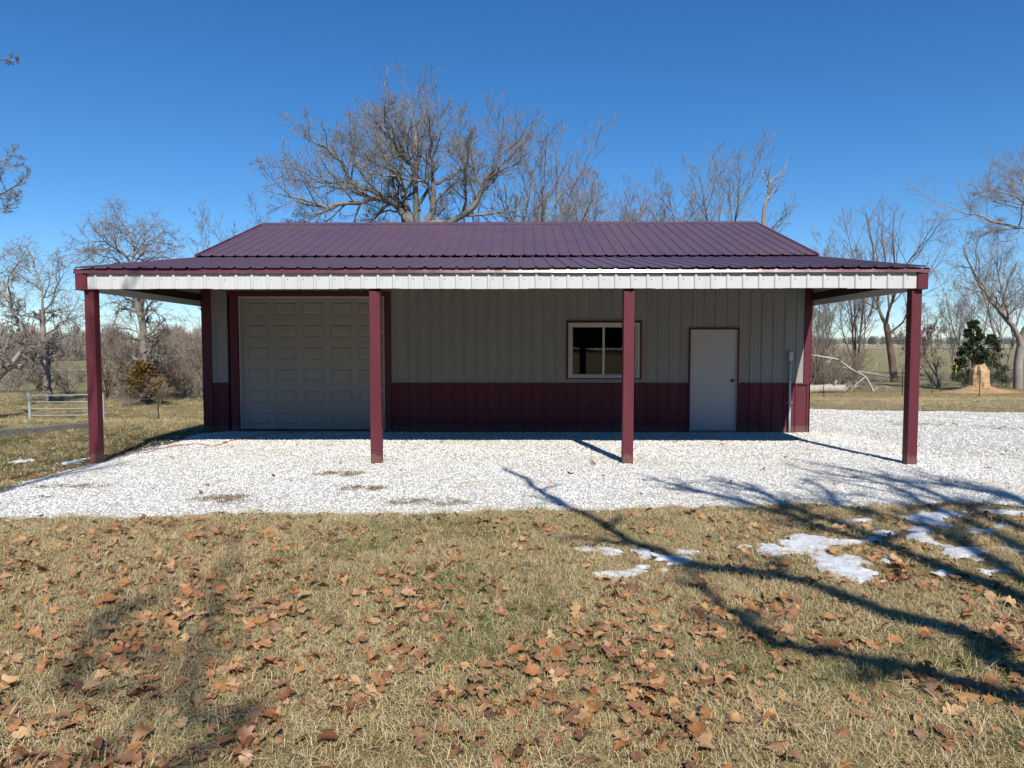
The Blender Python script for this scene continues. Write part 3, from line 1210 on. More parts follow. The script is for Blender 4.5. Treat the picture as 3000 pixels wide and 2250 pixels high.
SNOW = [
    (q8([(1150, 185), (1190, 178), (1260, 162), (1345, 178), (1400, 190), (1480, 187), (1560, 178), (1600, 182), (1540, 203), (1470, 210), (1400, 215), (1340, 225), (1280, 240), (1230, 245), (1180, 228)]), 'longest snow slab on the lawn, lying beside the triangular one'),
    (q8([(1060, 225), (1110, 202), (1145, 205), (1200, 248), (1150, 253), (1080, 250)]), 'small wedge of snow touching the left end of the longest slab'),
    (q8([(1290, 262), (1340, 242), (1400, 258), (1470, 262), (1540, 285), (1480, 297), (1540, 310), (1590, 330), (1605, 370), (1540, 362), (1470, 365), (1400, 345), (1340, 305)]), 'triangular snow patch nearest the camera among the large ones'),
    (q8([(530, 225), (580, 222), (640, 240), (700, 250), (790, 262), (740, 277), (680, 277), (620, 264), (560, 247)]), 'streak of snow crossed by the dark limb shadow'),
    (q8([(285, 218), (340, 196), (335, 213), (350, 224), (310, 233)]), 'tiny snow scrap at the left end of the limb shadow row'),
    (q8([(380, 220), (440, 218), (485, 235), (440, 248), (400, 241)]), 'small snow patch left of the limb shadow streak'),
    (q8([(340, 324), (420, 313), (450, 328), (510, 310), (540, 293), (582, 291), (578, 316), (520, 327), (460, 343), (410, 336)]), 'bent snow patch in the grass below the shadow streak'),
    (q8([(690, 220), (740, 220), (802, 232), (770, 241), (710, 236)]), 'thin snow sliver above the shadow streak'),
    (q8([(620, 308), (660, 303), (690, 309), (650, 316)]), 'tiny snow sliver right of the bent patch'),
    (q8([(1440, 112), (1490, 95), (1560, 98), (1500, 109)]), 'narrow snow strip at the gravel edge'),
    (q8([(1690, 92), (1750, 80), (1830, 58), (1960, 66), (1900, 88), (1860, 105), (1935, 131), (1890, 136), (1800, 122), (1730, 112)]), 'broad snow patch on the gravel edge in branch shade'),
    (q8([(1720, 132), (1780, 132), (1835, 155), (1785, 170), (1825, 195), (1860, 207), (1960, 228), (2050, 238), (2010, 277), (1940, 270), (1890, 255), (1880, 227), (1800, 207), (1705, 180)]), 'long ragged snow patch running toward the right edge'),
    (q8([(1575, 150), (1640, 148), (1662, 170), (1600, 173)]), 'small snow lump between the two largest patches'),
    (q8([(1955, 138), (2060, 143), (2122, 163), (2060, 174), (1990, 161)]), 'oval snow patch beyond the long ragged one'),
    (q8([(2055, 124), (2130, 118), (2155, 134), (2090, 138)]), 'small snow patch farthest right beside the gravel'),
    (q8([(2005, 318), (2080, 321), (2165, 328), (2060, 338)]), 'thin snow strip in the grass below the ragged patch'),
    (q8([(1815, 330), (1860, 319), (1897, 338), (1830, 344)]), 'small snow crust right of the triangular patch'),
    (q8([(2115, 222), (2200, 238), (2250, 262), (2160, 252)]), 'snow patch cut by the right edge of the picture'),
    (q8([(2045, 60), (2200, 63), (2260, 75), (2080, 77)]), 'long thin snow strip along the far gravel edge'),
    (q8([(980, 206), (1010, 204), (1030, 211), (1000, 215)]), 'snow crumb between the shadow streak and the longest slab'),
    (q8([(1590, 275), (1640, 272), (1655, 281), (1610, 284)]), 'snow crumb above the right corner of the triangular patch'),
    (q8([(1195, 350), (1240, 342), (1265, 350), (1220, 358)]), 'snow crumb left of the triangular patch'),
    (q2([(500, 700), (600, 678), (700, 660), (705, 682), (620, 700), (540, 716)]), 'snow patch at the foot of the leftmost porch post'),
    (q2([(100, 696), (165, 678), (215, 684), (270, 672), (262, 688), (180, 694), (120, 708)]), 'broken snow scraps in leafy grass left of the porch'),
    (q2([(395, 745), (430, 737), (462, 742), (430, 754)]), 'snow crumb beside the orange cord'),
]


def poly_sdf(px, py, poly):
    """Signed distance (inside > 0) to a polygon."""
    d = np.full(px.shape, 1e9)
    ins = np.zeros(px.shape, bool)
    n = len(poly)
    for i in range(n):
        ax_, ay_ = poly[i]
        bx_, by_ = poly[(i + 1) % n]
        ex, ey = bx_ - ax_, by_ - ay_
        t = np.clip(((px - ax_) * ex + (py - ay_) * ey) / (ex * ex + ey * ey + 1e-9), 0, 1)
        d = np.minimum(d, np.hypot(px - ax_ - t * ex, py - ay_ - t * ey))
        c = (ay_ > py) != (by_ > py)
        with np.errstate(divide='ignore', invalid='ignore'):
            xi = ax_ + (py - ay_) * ex / (ey if abs(ey) > 1e-9 else 1e-9)
        ins ^= c & (px < xi)
    return np.where(ins, d, -d)


snow_polys = []
for pts, lbl in SNOW:
    w = [on_ground(x, y, 0.02) for x, y in pts]
    snow_polys.append([(p.x, p.y) for p in w])


def snow_at(x, y):
    s = np.full(np.shape(x), -1.0)
    for poly in snow_polys:
        xs = [p[0] for p in poly]
        ys = [p[1] for p in poly]
        m = (x > min(xs) - 0.1) & (x < max(xs) + 0.1) & (y > min(ys) - 0.1) & (y < max(ys) + 0.1)
        if m.any():
            s[m] = np.maximum(s[m], poly_sdf(x[m], y[m], poly))
    return s


for (pts, lbl), poly in zip(SNOW, snow_polys):
    xs = [p[0] for p in poly]
    ys = [p[1] for p in poly]
    size = max(max(xs) - min(xs), max(ys) - min(ys))
    st = 0.014 if size < 0.6 else (0.022 if size < 1.6 else 0.03)
    ax = np.arange(min(xs) - 0.08, max(xs) + 0.08, st)
    ay = np.arange(min(ys) - 0.08, max(ys) + 0.08, st)
    X, Y = np.meshgrid(ax, ay)
    sz = min(1.0, 0.35 + 0.5 * size)
    d = poly_sdf(X, Y, poly) + 0.02 + sz * (0.24 * (fbm(X * 6, Y * 9, 51) - 0.5) + 0.24 * (fbm(X * 17, Y * 24, 53) - 0.5))
    gnd = np.maximum(height(X, Y), gravel_z(X, Y))
    th = 0.021 * (1 - np.exp(-np.maximum(d, 0) / 0.03))
    Z = gnd - 0.004 + th + np.where(d > 0, 0.016 * (fbm(X * 11, Y * 11, 55) - 0.3), 0) * np.clip(d / 0.05, 0, 1)
    idx = np.arange(X.size).reshape(X.shape)
    quads = np.stack([idx[:-1, :-1], idx[:-1, 1:], idx[1:, 1:], idx[1:, :-1]], -1).reshape(-1, 4)
    keep = (d.ravel()[quads] > -st * 0.6).all(axis=1)
    quads = quads[keep]
    if len(quads) < 3:
        continue
    used = np.unique(quads)
    remap = np.zeros(X.size, int)
    remap[used] = np.arange(len(used))
    V = np.stack([X.ravel(), Y.ravel(), Z.ravel()], 1)[used]
    o = link_mesh('snow_patch', np_mesh('snow_patch', V, remap[quads], M['snow']), None)
    tag(o, lbl, 'snow patch', 'melting snow patches')


# ---- grass tufts
def tuft_mesh(name, nb, L, w, lean, mat, seed, spread=0.035):
    rr = random.Random(seed)
    V, Fc = [], []
    for b in range(nb):
        a = rr.uniform(0, 6.283)
        x, y = rr.gauss(0, spread), rr.gauss(0, spread)
        l = L * rr.uniform(0.5, 1.2)
        le = lean * rr.uniform(0.3, 1.5)
        dx, dy = math.cos(a), math.sin(a)
        wx, wy = -dy * w * rr.uniform(0.6, 1.2), dx * w * rr.uniform(0.6, 1.2)
        n = len(V)
        for t, ww in ((0.0, 1.0), (0.5, 0.8), (1.0, 0.12)):
            h = l * (t - 0.35 * le * t * t)
            r = l * le * t * t + 0.1 * l * t
            V.append((x + dx * r - wx * ww, y + dy * r - wy * ww, h - 0.008))
            V.append((x + dx * r + wx * ww, y + dy * r + wy * ww, h - 0.008))
        Fc += [(n, n + 1, n + 3, n + 2), (n + 2, n + 3, n + 5, n + 4)]
    me = bpy.data.meshes.new(name)
    me.from_pydata(V, [], Fc)
    me.materials.append(mat)
    return me


tufts = []
for i in range(5):
    tufts.append(proto('tuft_a%d' % i, tuft_mesh('tuft', 17, 0.050, 0.0016, 1.15, M['straw'], i, 0.042)))
for i in range(2):
    tufts.append(proto('tuft_b%d' % i, tuft_mesh('tuft', 12, 0.062, 0.0017, 0.7, M['green'], 20 + i)))


def lawn_points(n, x0, x1, y0, y1):
    x = NR.uniform(x0, x1, n)
    y = NR.uniform(y0, y1, n)
    return x, y


pts, rots, scs, wh = [], [], [], []
# foreground lawn, thinning out beyond the frame
x, y = lawn_points(95000, -8.5, 9.0, 1.4, 8.4)
infr = np.abs(x) < 0.82 * y + 0.7
gm = gravel_mask(x, y)
dens = 0.45 + 0.9 * fbm(x * 1.5, y * 1.5, 61)
sn = snow_at(x, y)
keep = (gm < 0.03) & ((sn < 0.015) | ((sn < 0.16) & (NR.random(len(x)) < 0.55 * np.exp(-np.maximum(sn, 0) / 0.05)))) & (NR.random(len(x)) < dens) & (infr | (NR.random(len(x)) < 0.3))
x, y = x[keep], y[keep]
grn = fbm(x * 0.8, y * 0.8, 63) + 0.35 * (fbm(x * 3.1, y * 3.1, 65) - 0.5)
pts.append(np.stack([x, y, height(x, y)], 1))
n = len(x)
rots.append(np.stack([NR.normal(0, 0.18, n), NR.normal(0, 0.18, n), NR.uniform(0, 6.28, n)], 1))
scs.append(NR.uniform(0.6, 1.25, n) * (0.75 + 0.5 * fbm(x * 2.3, y * 2.3, 67)))
wh.append(np.where((NR.random(n) < np.clip((grn - 0.52) * 2.0, 0.015, 0.38)), 5 + NR.integers(0, 2, n), NR.integers(0, 5, n)))
# strip left of the gravel, rear yard on both sides
for cnt, (x0, x1, y0, y1), lo, hi, gp in ((16000, (-16, -6.2, 6.5, 17), 0.9, 1.6, 0.22), (13000, (-34, -6.2, 17, 42), 1.5, 3.2, 0.10), (16000, (5.6, 34, 17.5, 44), 1.0, 2.2, 0.05)):
    x, y = lawn_points(cnt, x0, x1, y0, y1)
    dens = fbm(x * 0.7, y * 0.7, 71) * 1.5 - 0.1
    keep = (gravel_mask(x, y) < 0.05) & (snow_at(x, y) < 0.02) & (NR.random(len(x)) < dens)
    x, y = x[keep], y[keep]
    n = len(x)
    pts.append(np.stack([x, y, height(x, y)], 1))
    rots.append(np.stack([NR.normal(0, 0.2, n), NR.normal(0, 0.2, n), NR.uniform(0, 6.28, n)], 1))
    scs.append(NR.uniform(lo, hi, n))
    wh.append(np.where(NR.random(n) < gp, 5 + NR.integers(0, 2, n), NR.integers(0, 5, n)))
scatter('grass', np.concatenate(pts), np.concatenate(rots), np.concatenate(scs), np.concatenate(wh), tufts,
        'short winter grass, straw coloured with green tufts', 'grass')


# ---- gravel stones
def stone_mesh(seed):
    rr = random.Random(seed)
    bm = bmesh.new()
    bmesh.ops.create_icosphere(bm, subdivisions=1, radius=1.0)
    sx, sy, sz = rr.uniform(0.8, 1.25), rr.uniform(0.7, 1.1), rr.uniform(0.34, 0.58)
    for v in bm.verts:
        k = rr.uniform(0.72, 1.2)
        v.co = Vector((v.co.x * sx * k, v.co.y * sy * k, v.co.z * sz * k))
    me = bpy.data.meshes.new('stone')
    bm.to_mesh(me)
    bm.free()
    me.materials.append(M['stone'])
    return me


stones = [proto('stone_%d' % i, stone_mesh(i)) for i in range(6)]
xs, ys, ss = [], [], []
for cnt, (x0, x1, y0, y1), lo, hi in ((120000, (-7.0, 7.5, 6.2, 10.6), 0.0055, 0.0145), (46000, (-7.0, 6.5, 10.6, 13.75), 0.009, 0.018), (44000, (5.6, 15.5, 7.2, 20), 0.011, 0.022)):
    x, y = lawn_points(cnt, x0, x1, y0, y1)
    g = gravel_mask(x, y)
    keep = (g > 0.02) | ((g > -0.35) & (NR.random(cnt) < 0.16 * np.exp(g * 7)))
    keep &= np.abs(x) < 0.82 * y + 1.0
    keep &= ~((x > XL) & (x < XR) & (y > YW - 0.0))
    keep &= snow_at(x, y) < 0.0
    x, y = x[keep], y[keep]
    xs.append(x)
    ys.append(y)
    ss.append(lo + (hi - lo) * NR.random(len(x)) ** 2.0)
x, y, s = np.concatenate(xs), np.concatenate(ys), np.concatenate(ss)
n = len(x)
scatter('gravel', np.stack([x, y, gravel_z(x, y) + 0.25 * s], 1), np.stack([NR.normal(0, 0.35, n), NR.normal(0, 0.35, n), NR.uniform(0, 6.28, n)], 1), s, NR.integers(0, 6, n), stones,
        'loose white limestone gravel chips', 'gravel')


# ---- fallen oak leaves
HALF = [(0.0, 0.012), (0.16, 0.018), (0.22, 0.15), (0.30, 0.20), (0.345, 0.075), (0.42, 0.27), (0.52, 0.36), (0.56, 0.11), (0.66, 0.27), (0.76, 0.31), (0.79, 0.10), (0.90, 0.13), (1.0, 0.0)]


def leaf_mesh(seed):
    rr = random.Random(seed)
    curl, fold, tip = rr.uniform(0.05, 0.9) * rr.choice((1, 1, -1)), rr.uniform(0.0, 0.5), rr.uniform(-0.6, 0.6)
    tw = rr.uniform(-0.6, 0.6)
    wide = rr.uniform(0.55, 1.15)
    lob = rr.uniform(0.35, 1.0)
    cut = rr.choice((1.0, 1.0, 1.0, 0.8, 0.62))
    V = []

    def put(u, w):
        z = curl * w * w * 2.0 + fold * abs(w) * 0.4 + tip * (u - 0.5) ** 2 + tw * w * (u - 0.5) + 0.05 * math.sin(u * 9 + seed)
        V.append((u - 0.5, w, z))
    for u, w in HALF:
        env = 0.33 * math.sin(math.pi * min(1, max(0, (u - 0.14) / 0.86))) ** 0.6 if u > 0.15 else w
        w = w * lob + env * (1 - lob) if u > 0.15 else w
        u = min(u, cut)
        put(u, w * wide * rr.uniform(0.7, 1.25))
        put(u, 0.0)
        put(u, -w * wide * rr.uniform(0.7, 1.25))
    zm = min(v[2] for v in V)
    V = [(a, b, c - zm) for a, b, c in V]
    Fc = []
    for i in range(len(HALF) - 1):
        a = 3 * i
        Fc += [(a, a + 1, a + 4, a + 3), (a + 1, a + 2, a + 5, a + 4)]
    me = bpy.data.meshes.new('fallen_leaf')
    me.from_pydata(V, [], Fc)
    me.materials.append(M['leaf'])
    me.polygons.foreach_set('use_smooth', [True] * len(Fc))
    return me


LEAVES = [leaf_mesh(i) for i in range(22)]
n = 66000
x = NR.uniform(-8.5, 9, n)
y = 1.2 + 6.6 * NR.random(n) ** 0.8
clump = fbm(x * 0.9, y * 0.9, 81) + 0.6 * (fbm(x * 2.7, y * 2.7, 83) - 0.5)
near = np.interp(y, [1.5, 3.2, 4.5, 6.5, 7.3], [1.0, 0.85, 0.48, 0.24, 0.12])
keep = (NR.random(n) < np.clip((clump - 0.33) * 2.4, 0.13, 0.8) * near) & (gravel_mask(x, y) < 0.0) & (snow_at(x, y) < -0.02)
x, y = x[keep], y[keep]
# drifts in the strip left of the porch and a few blown onto the gravel
x2, y2 = NR.uniform(-13, -6.3, 900), NR.uniform(7, 17, 900)
k2 = NR.random(900) < np.clip((fbm(x2 * 0.8, y2 * 0.8, 85) - 0.42) * 3, 0, 1) * np.interp(y2, [7, 12, 15, 17], [0.5, 0.6, 1.0, 0.8])
x3, y3 = NR.uniform(-6, 9, 70), NR.uniform(7.5, 13, 70)
k3 = gravel_mask(x3, y3) > 0
x = np.concatenate([x, x2[k2], x3[k3]])
y = np.concatenate([y, y2[k2], y3[k3]])
order = np.argsort(np.hypot(x, y) + 50 * (np.abs(x + 0.0136 * y) > 0.75 * y) + 50 * (y < 2.62))
x, y = x[order], y[order]
ln = 0.034 + 0.105 * NR.random(len(x)) ** 1.4
LZ = gravel_z(x, y)
VV, FF, base = [], [], 0
for i in range(len(x)):
    me = LEAVES[R.randrange(22)]
    z = float(LZ[i]) + (R.uniform(0.004, 0.030) if y[i] < 7.6 or x[i] < -6.4 else 0.012)
    rt = (R.gauss(0, 0.30), R.gauss(0, 0.30), R.uniform(0, 6.283))
    if i < 300:
        o = bpy.data.objects.new('fallen_leaf', me)
        o.location = (x[i], y[i], z)
        o.rotation_euler = rt
        o.scale = (ln[i],) * 3
        COL.objects.link(o)
        tag(o, 'curled brown oak leaf among the nearest on the lawn', 'leaf', 'nearest fallen oak leaves')
    else:
        from mathutils import Euler
        mt = Matrix.Translation((x[i], y[i], z)) @ Euler(rt).to_matrix().to_4x4() @ Matrix.Scale(ln[i], 4)
        VV += [tuple(mt @ v.co) for v in me.vertices]
        FF += [tuple(base + k for k in p.vertices) for p in me.polygons]
        base += len(me.vertices)
me = bpy.data.meshes.new('fallen_leaves')
me.from_pydata(VV, [], FF)


def island_leaf():
    """The joined leaves: colour drawn per leaf."""
    m, nt, b = nmat('dry_oak_leaf_litter')
    g = N(nt, 'ShaderNodeNewGeometry')
    cols = [(0.18, 0.070, 0.028), (0.36, 0.165, 0.05), (0.28, 0.12, 0.052), (0.42, 0.235, 0.09), (0.32, 0.155, 0.075), (0.13, 0.057, 0.028), (0.36, 0.205, 0.11), (0.32, 0.11, 0.03), (0.46, 0.30, 0.145), (0.24, 0.115, 0.05)]
    c = ramp(nt, g.outputs['Random Per Island'], [((i + 0.5) / 10, cols[i]) for i in range(10)])
    nt.links.new(c, b.inputs['Base Color'])
    b.inputs['Roughness'].default_value = 0.6
    return m


me.materials.append(island_leaf())
tag(link_mesh('fallen_leaves', me, None, None, True), 'brown oak leaves littering the lawn and gravel edges', 'leaf litter', None, 'stuff')


# ------------------------------------------------------------------ bare winter trees
UP = Vector((0, 0, 1))


def rv(rr):
    while True:
        v = Vector((rr.uniform(-1, 1), rr.uniform(-1, 1), rr.uniform(-1, 1)))
        if 0.01 < v.length_squared < 1:
            return v.normalized()


class Kind:
    """How a tree branches, per level (0 = trunk or main limb)."""
    def __init__(s, seg, wander, trop, kids, ang, ratio, tmin, thick, last):
        s.seg, s.wander, s.trop, s.kids, s.ang, s.ratio, s.tmin, s.thick, s.last = seg, wander, trop, kids, ang, ratio, tmin, thick, last


OAK = Kind((9, 7, 6, 4, 3), (0.10, 0.20, 0.22, 0.24, 0.24), (0.02, 0.06, 0.09, 0.08, 0.06), (7, 9, 8, 7, 0), (48, 46, 42, 38, 36), (0.6, 0.47, 0.52, 0.60, 0.5), (0.35, 0.25, 0.2, 0.15, 0.1), 0.55, 4)
ELM = Kind((8, 7, 5, 4, 3), (0.08, 0.16, 0.20, 0.22, 0.22), (0.06, 0.09, 0.08, 0.06, 0.05), (8, 7, 6, 5, 0), (32, 32, 34, 34, 36), (0.6, 0.55, 0.5, 0.52, 0.5), (0.2, 0.2, 0.15, 0.1, 0.1), 0.58, 4)
OSAGE = Kind((8, 8, 6, 4, 3), (0.14, 0.30, 0.34, 0.34, 0.34), (0.02, 0.0, -0.03, -0.06, -0.08), (9, 8, 7, 5, 0), (50, 50, 48, 46, 45), (0.62, 0.55, 0.48, 0.48, 0.5), (0.25, 0.2, 0.15, 0.1, 0.1), 0.58, 4)
DEAD = Kind((9, 7, 5, 3), (0.10, 0.24, 0.26, 0.28), (0.06, 0.08, 0.06, 0.04), (6, 4, 4, 0), (36, 40, 42, 40), (0.5, 0.5, 0.5, 0.5), (0.35, 0.3, 0.25, 0.2), 0.55, 3)
SHRUB = Kind((6, 5, 4, 3), (0.18, 0.26, 0.3, 0.3), (0.03, 0.03, 0.02, 0.0), (7, 6, 4, 0), (34, 36, 38, 40), (0.55, 0.5, 0.5, 0.5), (0.15, 0.15, 0.1, 0.1), 0.55, 3)


def spawn(out, pts, rads, L, lvl, K, rr, tmin=None, dens=1.0):
    if lvl >= K.last:
        return
    n = max(1, int(round(K.kids[lvl] * dens * rr.uniform(0.8, 1.2))))
    t0 = K.tmin[lvl] if tmin is None else tmin
    az = rr.uniform(0, 6.28)
    m = len(pts) - 1
    for i in range(n):
        t = t0 + (1 - t0) * (i + rr.uniform(0.1, 0.9)) / n
        f = min(t * m, m - 1e-4)
        k = int(f)
        p = pts[k].lerp(pts[k + 1], f - k)
        r = rads[k] + (rads[k + 1] - rads[k]) * (f - k)
        d = (pts[k + 1] - pts[k]).normalized()
        az += 2.4 + rr.uniform(-0.5, 0.5)
        s = d.orthogonal().normalized()
        s = (s * math.cos(az) + d.cross(s) * math.sin(az))
        a = rad(K.ang[lvl] * rr.uniform(0.6, 1.35))
        cd = (d * math.cos(a) + s * math.sin(a)).normalized()
        cl = L * K.ratio[lvl] * (1.15 - 0.65 * t) * rr.uniform(0.65, 1.25)
        grow(out, p, cd, cl, min(r * 0.72, max(0.006, r * K.thick)), lvl + 1, K, rr)


def grow(out, p, d, L, r, lvl, K, rr, dens=1.0):
    k = K.seg[lvl]
    pts, rads = [p], [r]
    w, tr = K.wander[lvl], K.trop[lvl]
    end = 0.35 if lvl < K.last else 0.3
    for i in range(k):
        d = (d + rv(rr) * w + UP * tr).normalized()
        p = p + d * (L / k)
        pts.append(p)
        rads.append(max(0.006, r * (1 - (1 - end) * (i + 1) / k)))
    out.setdefault(lvl, []).append((pts, rads))
    spawn(out, pts, rads, L, lvl, K, rr, None, dens)


def smooth_path(pts, n):
    """Catmull-Rom through the given points, n samples."""
    P = [pts[0] * 2 - pts[1]] + pts + [pts[-1] * 2 - pts[-2]]
    res = []
    m = len(pts) - 1
    for i in range(n + 1):
        f = min(i / n * m, m - 1e-6)
        k = int(f)
        t = f - k
        a, b, c, d = P[k], P[k + 1], P[k + 2], P[k + 3]
        res.append(0.5 * ((2 * b) + (c - a) * t + (2 * a - 5 * b + 4 * c - d) * t * t + (3 * b - a - 3 * c + d) * t ** 3))
    return res


def limb(out, pts, r0, r1, lvl, K, rr, tmin=0.15, dens=1.0, Lk=1.0, n=None, wob=0.0):
    """A surveyed limb; its side branches grow by the kind's rule."""
    n = n or max(6, 2 * len(pts))
    q = smooth_path([Vector(p) for p in pts], n)
    if wob:
        q = [p + rv(rr) * wob if 0 < i < n else p for i, p in enumerate(q)]
    rads = [r0 + (r1 - r0) * (i / n) ** 0.8 for i in range(n + 1)]
    out.setdefault(lvl, []).append((q, rads))
    L = sum((a - b).length for a, b in zip(q, q[1:])) * Lk
    spawn(out, q, rads, L, lvl, K, rr, tmin, dens)


SIDES = {0: 9, 1: 6, 2: 5, 3: 3, 4: 3, 5: 3}


def tree_object(name, base, out, label, cat, mats, group=None, trunk_levels=(0,), origin=None):
    """Empty at the foot; trunk and branches (> twigs) as parts."""
    root = empty(name, origin or base, label, cat, group)
    off = np.array(origin or base)

    def mesh_of(levels, nm, mat):
        VV, FF, b = [], [], 0
        for l in levels:
            V, Fc = tube_arrays(out.get(l, []), SIDES[l])
            VV.append(V - off if len(V) else V)
            FF.append(Fc + b)
            b += len(V)
        V, Fc = np.concatenate(VV), np.concatenate(FF)
        if not len(V):
            return None
        return np_mesh(nm, V, Fc.astype(int), mat)
    last = max(out)
    me = mesh_of(trunk_levels, 'trunk', mats[0])
    if me:
        link_mesh('trunk', me, None, root)
    mid = [l for l in sorted(out) if l not in trunk_levels and l < last - 0]
    me = mesh_of(mid, 'branches', mats[0])
    br = link_mesh('branches', me, None, root) if me else None
    me = mesh_of([last], 'twigs', mats[1])
    if me:
        link_mesh('twigs', me, None, br or root)
    return root


def generic_tree(name, foot_px, top_px, Yd, label, K, stems=1, spread=12, r=0.16, seed=0, mats=('bark', 'twig'), dens=1.0, cat='tree', group=None, lean=0.0, stem_frac=0.71, foot_x=None):
    """A tree whose foot stands on the ground at depth Yd below photo column foot_px and whose crown tops out near photo row top_px."""
    rr = random.Random(seed)
    fx = at(foot_px, 1000, Yd).x
    base = Vector((fx, Yd, hz(fx, Yd) - 0.05))
    ztop = at(foot_px, top_px, Yd).z
    H = ztop - base.z
    out = {}
    a0 = rr.uniform(0, 6.28)
    for s in range(stems):
        a = a0 + s * 6.283 / stems + rr.uniform(-0.4, 0.4)
        sp = rad(spread) * (rr.uniform(0.5, 1.15) if stems > 1 else 0.3)
        d = Vector((math.sin(sp) * math.cos(a) + lean, math.sin(sp) * math.sin(a), math.cos(sp))).normalized()
        p = base + Vector((math.cos(a), math.sin(a), 0)) * (r * 0.6 if stems > 1 else 0)
        grow(out, p, d, H * stem_frac * rr.uniform(0.85, 1.1), r * rr.uniform(0.75, 1.1), 0, K, rr, dens)
    return tree_object(name, tuple(base), out, label, cat, (M[mats[0]], M[mats[1]]), group)


def qo(x, y):
    return 750 + x / 2.212, 180 + y / 2.212


# ---- the big oak behind the building
rr = random.Random(5)
OY = 32.0
out = {}
foot = at(1185, 700, OY)
base = Vector((foot.x, OY, hz(foot.x, OY) - 0.1))


def ol(pts, dy):
    """Limb from photo-surveyed points, swinging dy metres in depth towards its tip."""
    n = len(pts) - 1
    return [at(*qo(1040 + (x - 1000) * 0.98, 1060 - (1060 - y) * 0.86), OY + dy * (i / n) ** 1.3) for i, (x, y) in enumerate(pts)]


fork = at(*qo(985, 1060), OY)
limb(out, [base, base + Vector((0.05, 0, 1.6)), base.lerp(fork, 0.7), fork], 0.55, 0.38, 0, OAK, rr, 0.9, 0.2)
tops = [
    ([(960, 1060), (900, 950), (830, 890), (780, 865), (700, 870), (600, 890), (480, 910), (390, 925), (300, 880), (200, 850), (90, 825)], 0.30, -2.5),
    ([(790, 868), (680, 790), (560, 735), (540, 650), (500, 580), (420, 500), (340, 440), (290, 390), (235, 300)], 0.20, -1.5),
    ([(560, 735), (450, 730), (350, 740), (280, 670), (180, 640), (80, 615)], 0.11, 2.0),
    ([(975, 1060), (930, 900), (890, 740), (850, 650), (810, 590), (760, 450), (730, 370), (635, 250)], 0.26, 2.5),
    ([(850, 650), (740, 600), (660, 530), (590, 470), (535, 380)], 0.12, -2.0),
    ([(1000, 1060), (1000, 850), (990, 650), (960, 580), (900, 520), (840, 420), (800, 300), (790, 165)], 0.25, -3.0),
    ([(1010, 950), (990, 700), (992, 520), (1000, 400), (970, 250), (930, 90)], 0.22, 3.0),
    ([(1050, 1070), (1085, 1000), (1112, 900), (1105, 780), (1110, 600), (1092, 530), (1110, 420), (1140, 250), (1132, 110)], 0.28, -1.0),
    ([(1020, 900), (1080, 760), (1000, 720), (880, 700), (760, 680), (640, 640), (560, 560)], 0.13, -3.5),
    ([(1108, 755), (1200, 710), (1280, 660), (1310, 560), (1290, 430), (1280, 250)], 0.14, 2.0),
    ([(1085, 1050), (1240, 1035), (1310, 975), (1400, 900), (1425, 800), (1450, 720), (1510, 650), (1545, 540), (1565, 400), (1575, 250)], 0.27, -2.0),
    ([(1440, 740), (1560, 640), (1640, 520), (1700, 420), (1790, 370)], 0.11, 2.5),
    ([(900, 960), (800, 958), (720, 985), (685, 1035)], 0.09, 2.0),
    ([(480, 912), (380, 962), (270, 1010), (200, 1050)], 0.09, -1.5),
    ([(1165, 965), (1120, 1000), (1085, 1050)][::-1] + [(1172, 865)], 0.10, 1.0),
    ([(1310, 975), (1330, 850), (1320, 700), (1340, 560), (1350, 380)], 0.13, -2.5),
]
for pts_, r0, dy in tops:
    limb(out, ol(pts_, dy), r0 * 0.66, r0 * 0.085, 1, OAK, rr, 0.18, 1.6, 0.92, None, 0.06)
tree_object('oak_tree', tuple(base), out, 'huge spreading bare oak rising behind the middle of the roof', 'tree', (M['bark'], M['twig']))

# ---- the rest of the trees behind the building
GB = 'bare trees behind the building'
generic_tree('hackberry_tree', 1490, 375, 36, 'bare many-stemmed tree crowding the right flank of the huge oak', ELM, 6, 24, 0.17, 21, group=GB, dens=0.9)
generic_tree('hackberry_tree', 1610, 500, 35, 'low rounded bare tree at the right foot of the huge oak', ELM, 6, 34, 0.12, 22, group=GB, dens=0.9)
generic_tree('elm_tree', 1800, 445, 42, 'fan-shaped bare tree midway along the ridge, right of the oak', ELM, 7, 24, 0.11, 23, group=GB, dens=0.8)
generic_tree('elm_tree', 1905, 620, 44, 'small bare tree low behind the ridge beside the fan-shaped one', ELM, 5, 22, 0.08, 24, group=GB, dens=0.7)
generic_tree('elm_tree', 2040, 385, 40, 'tall narrow bare tree with upswept stems above the right of the ridge', ELM, 4, 15, 0.14, 25, group=GB, dens=0.8)
generic_tree('dead_tree', 2095, 470, 39, 'pale barked dead tree beside the tall narrow one', DEAD, 2, 10, 0.10, 26, ('bark_pale', 'bark_pale'), 1.0, group=GB)
generic_tree('elm_tree', 2190, 590, 41, 'thin leaning bare tree left of the crooked snag', DEAD, 3, 18, 0.09, 27, ('bark_ash', 'twig'), 1.2, group=GB)
generic_tree('elm_tree', 2285, 690, 38, 'low brushy tree at the right end of the ridge', ELM, 4, 22, 0.08, 28, group=GB, dens=0.8)
generic_tree('elm_tree', 2370, 655, 46, 'small bare tree above the sloping right roof edge', ELM, 4, 22, 0.08, 29, group=GB, dens=0.8)
generic_tree('elm_tree', 690, 600, 42, 'small bare tree peeping over the left end of the roof', ELM, 4, 26, 0.10, 30, group=GB, dens=0.8)
generic_tree('elm_tree', 1000, 590, 45, 'low bare tree under the left limbs of the oak', ELM, 5, 28, 0.10, 33, group=GB, dens=0.8)
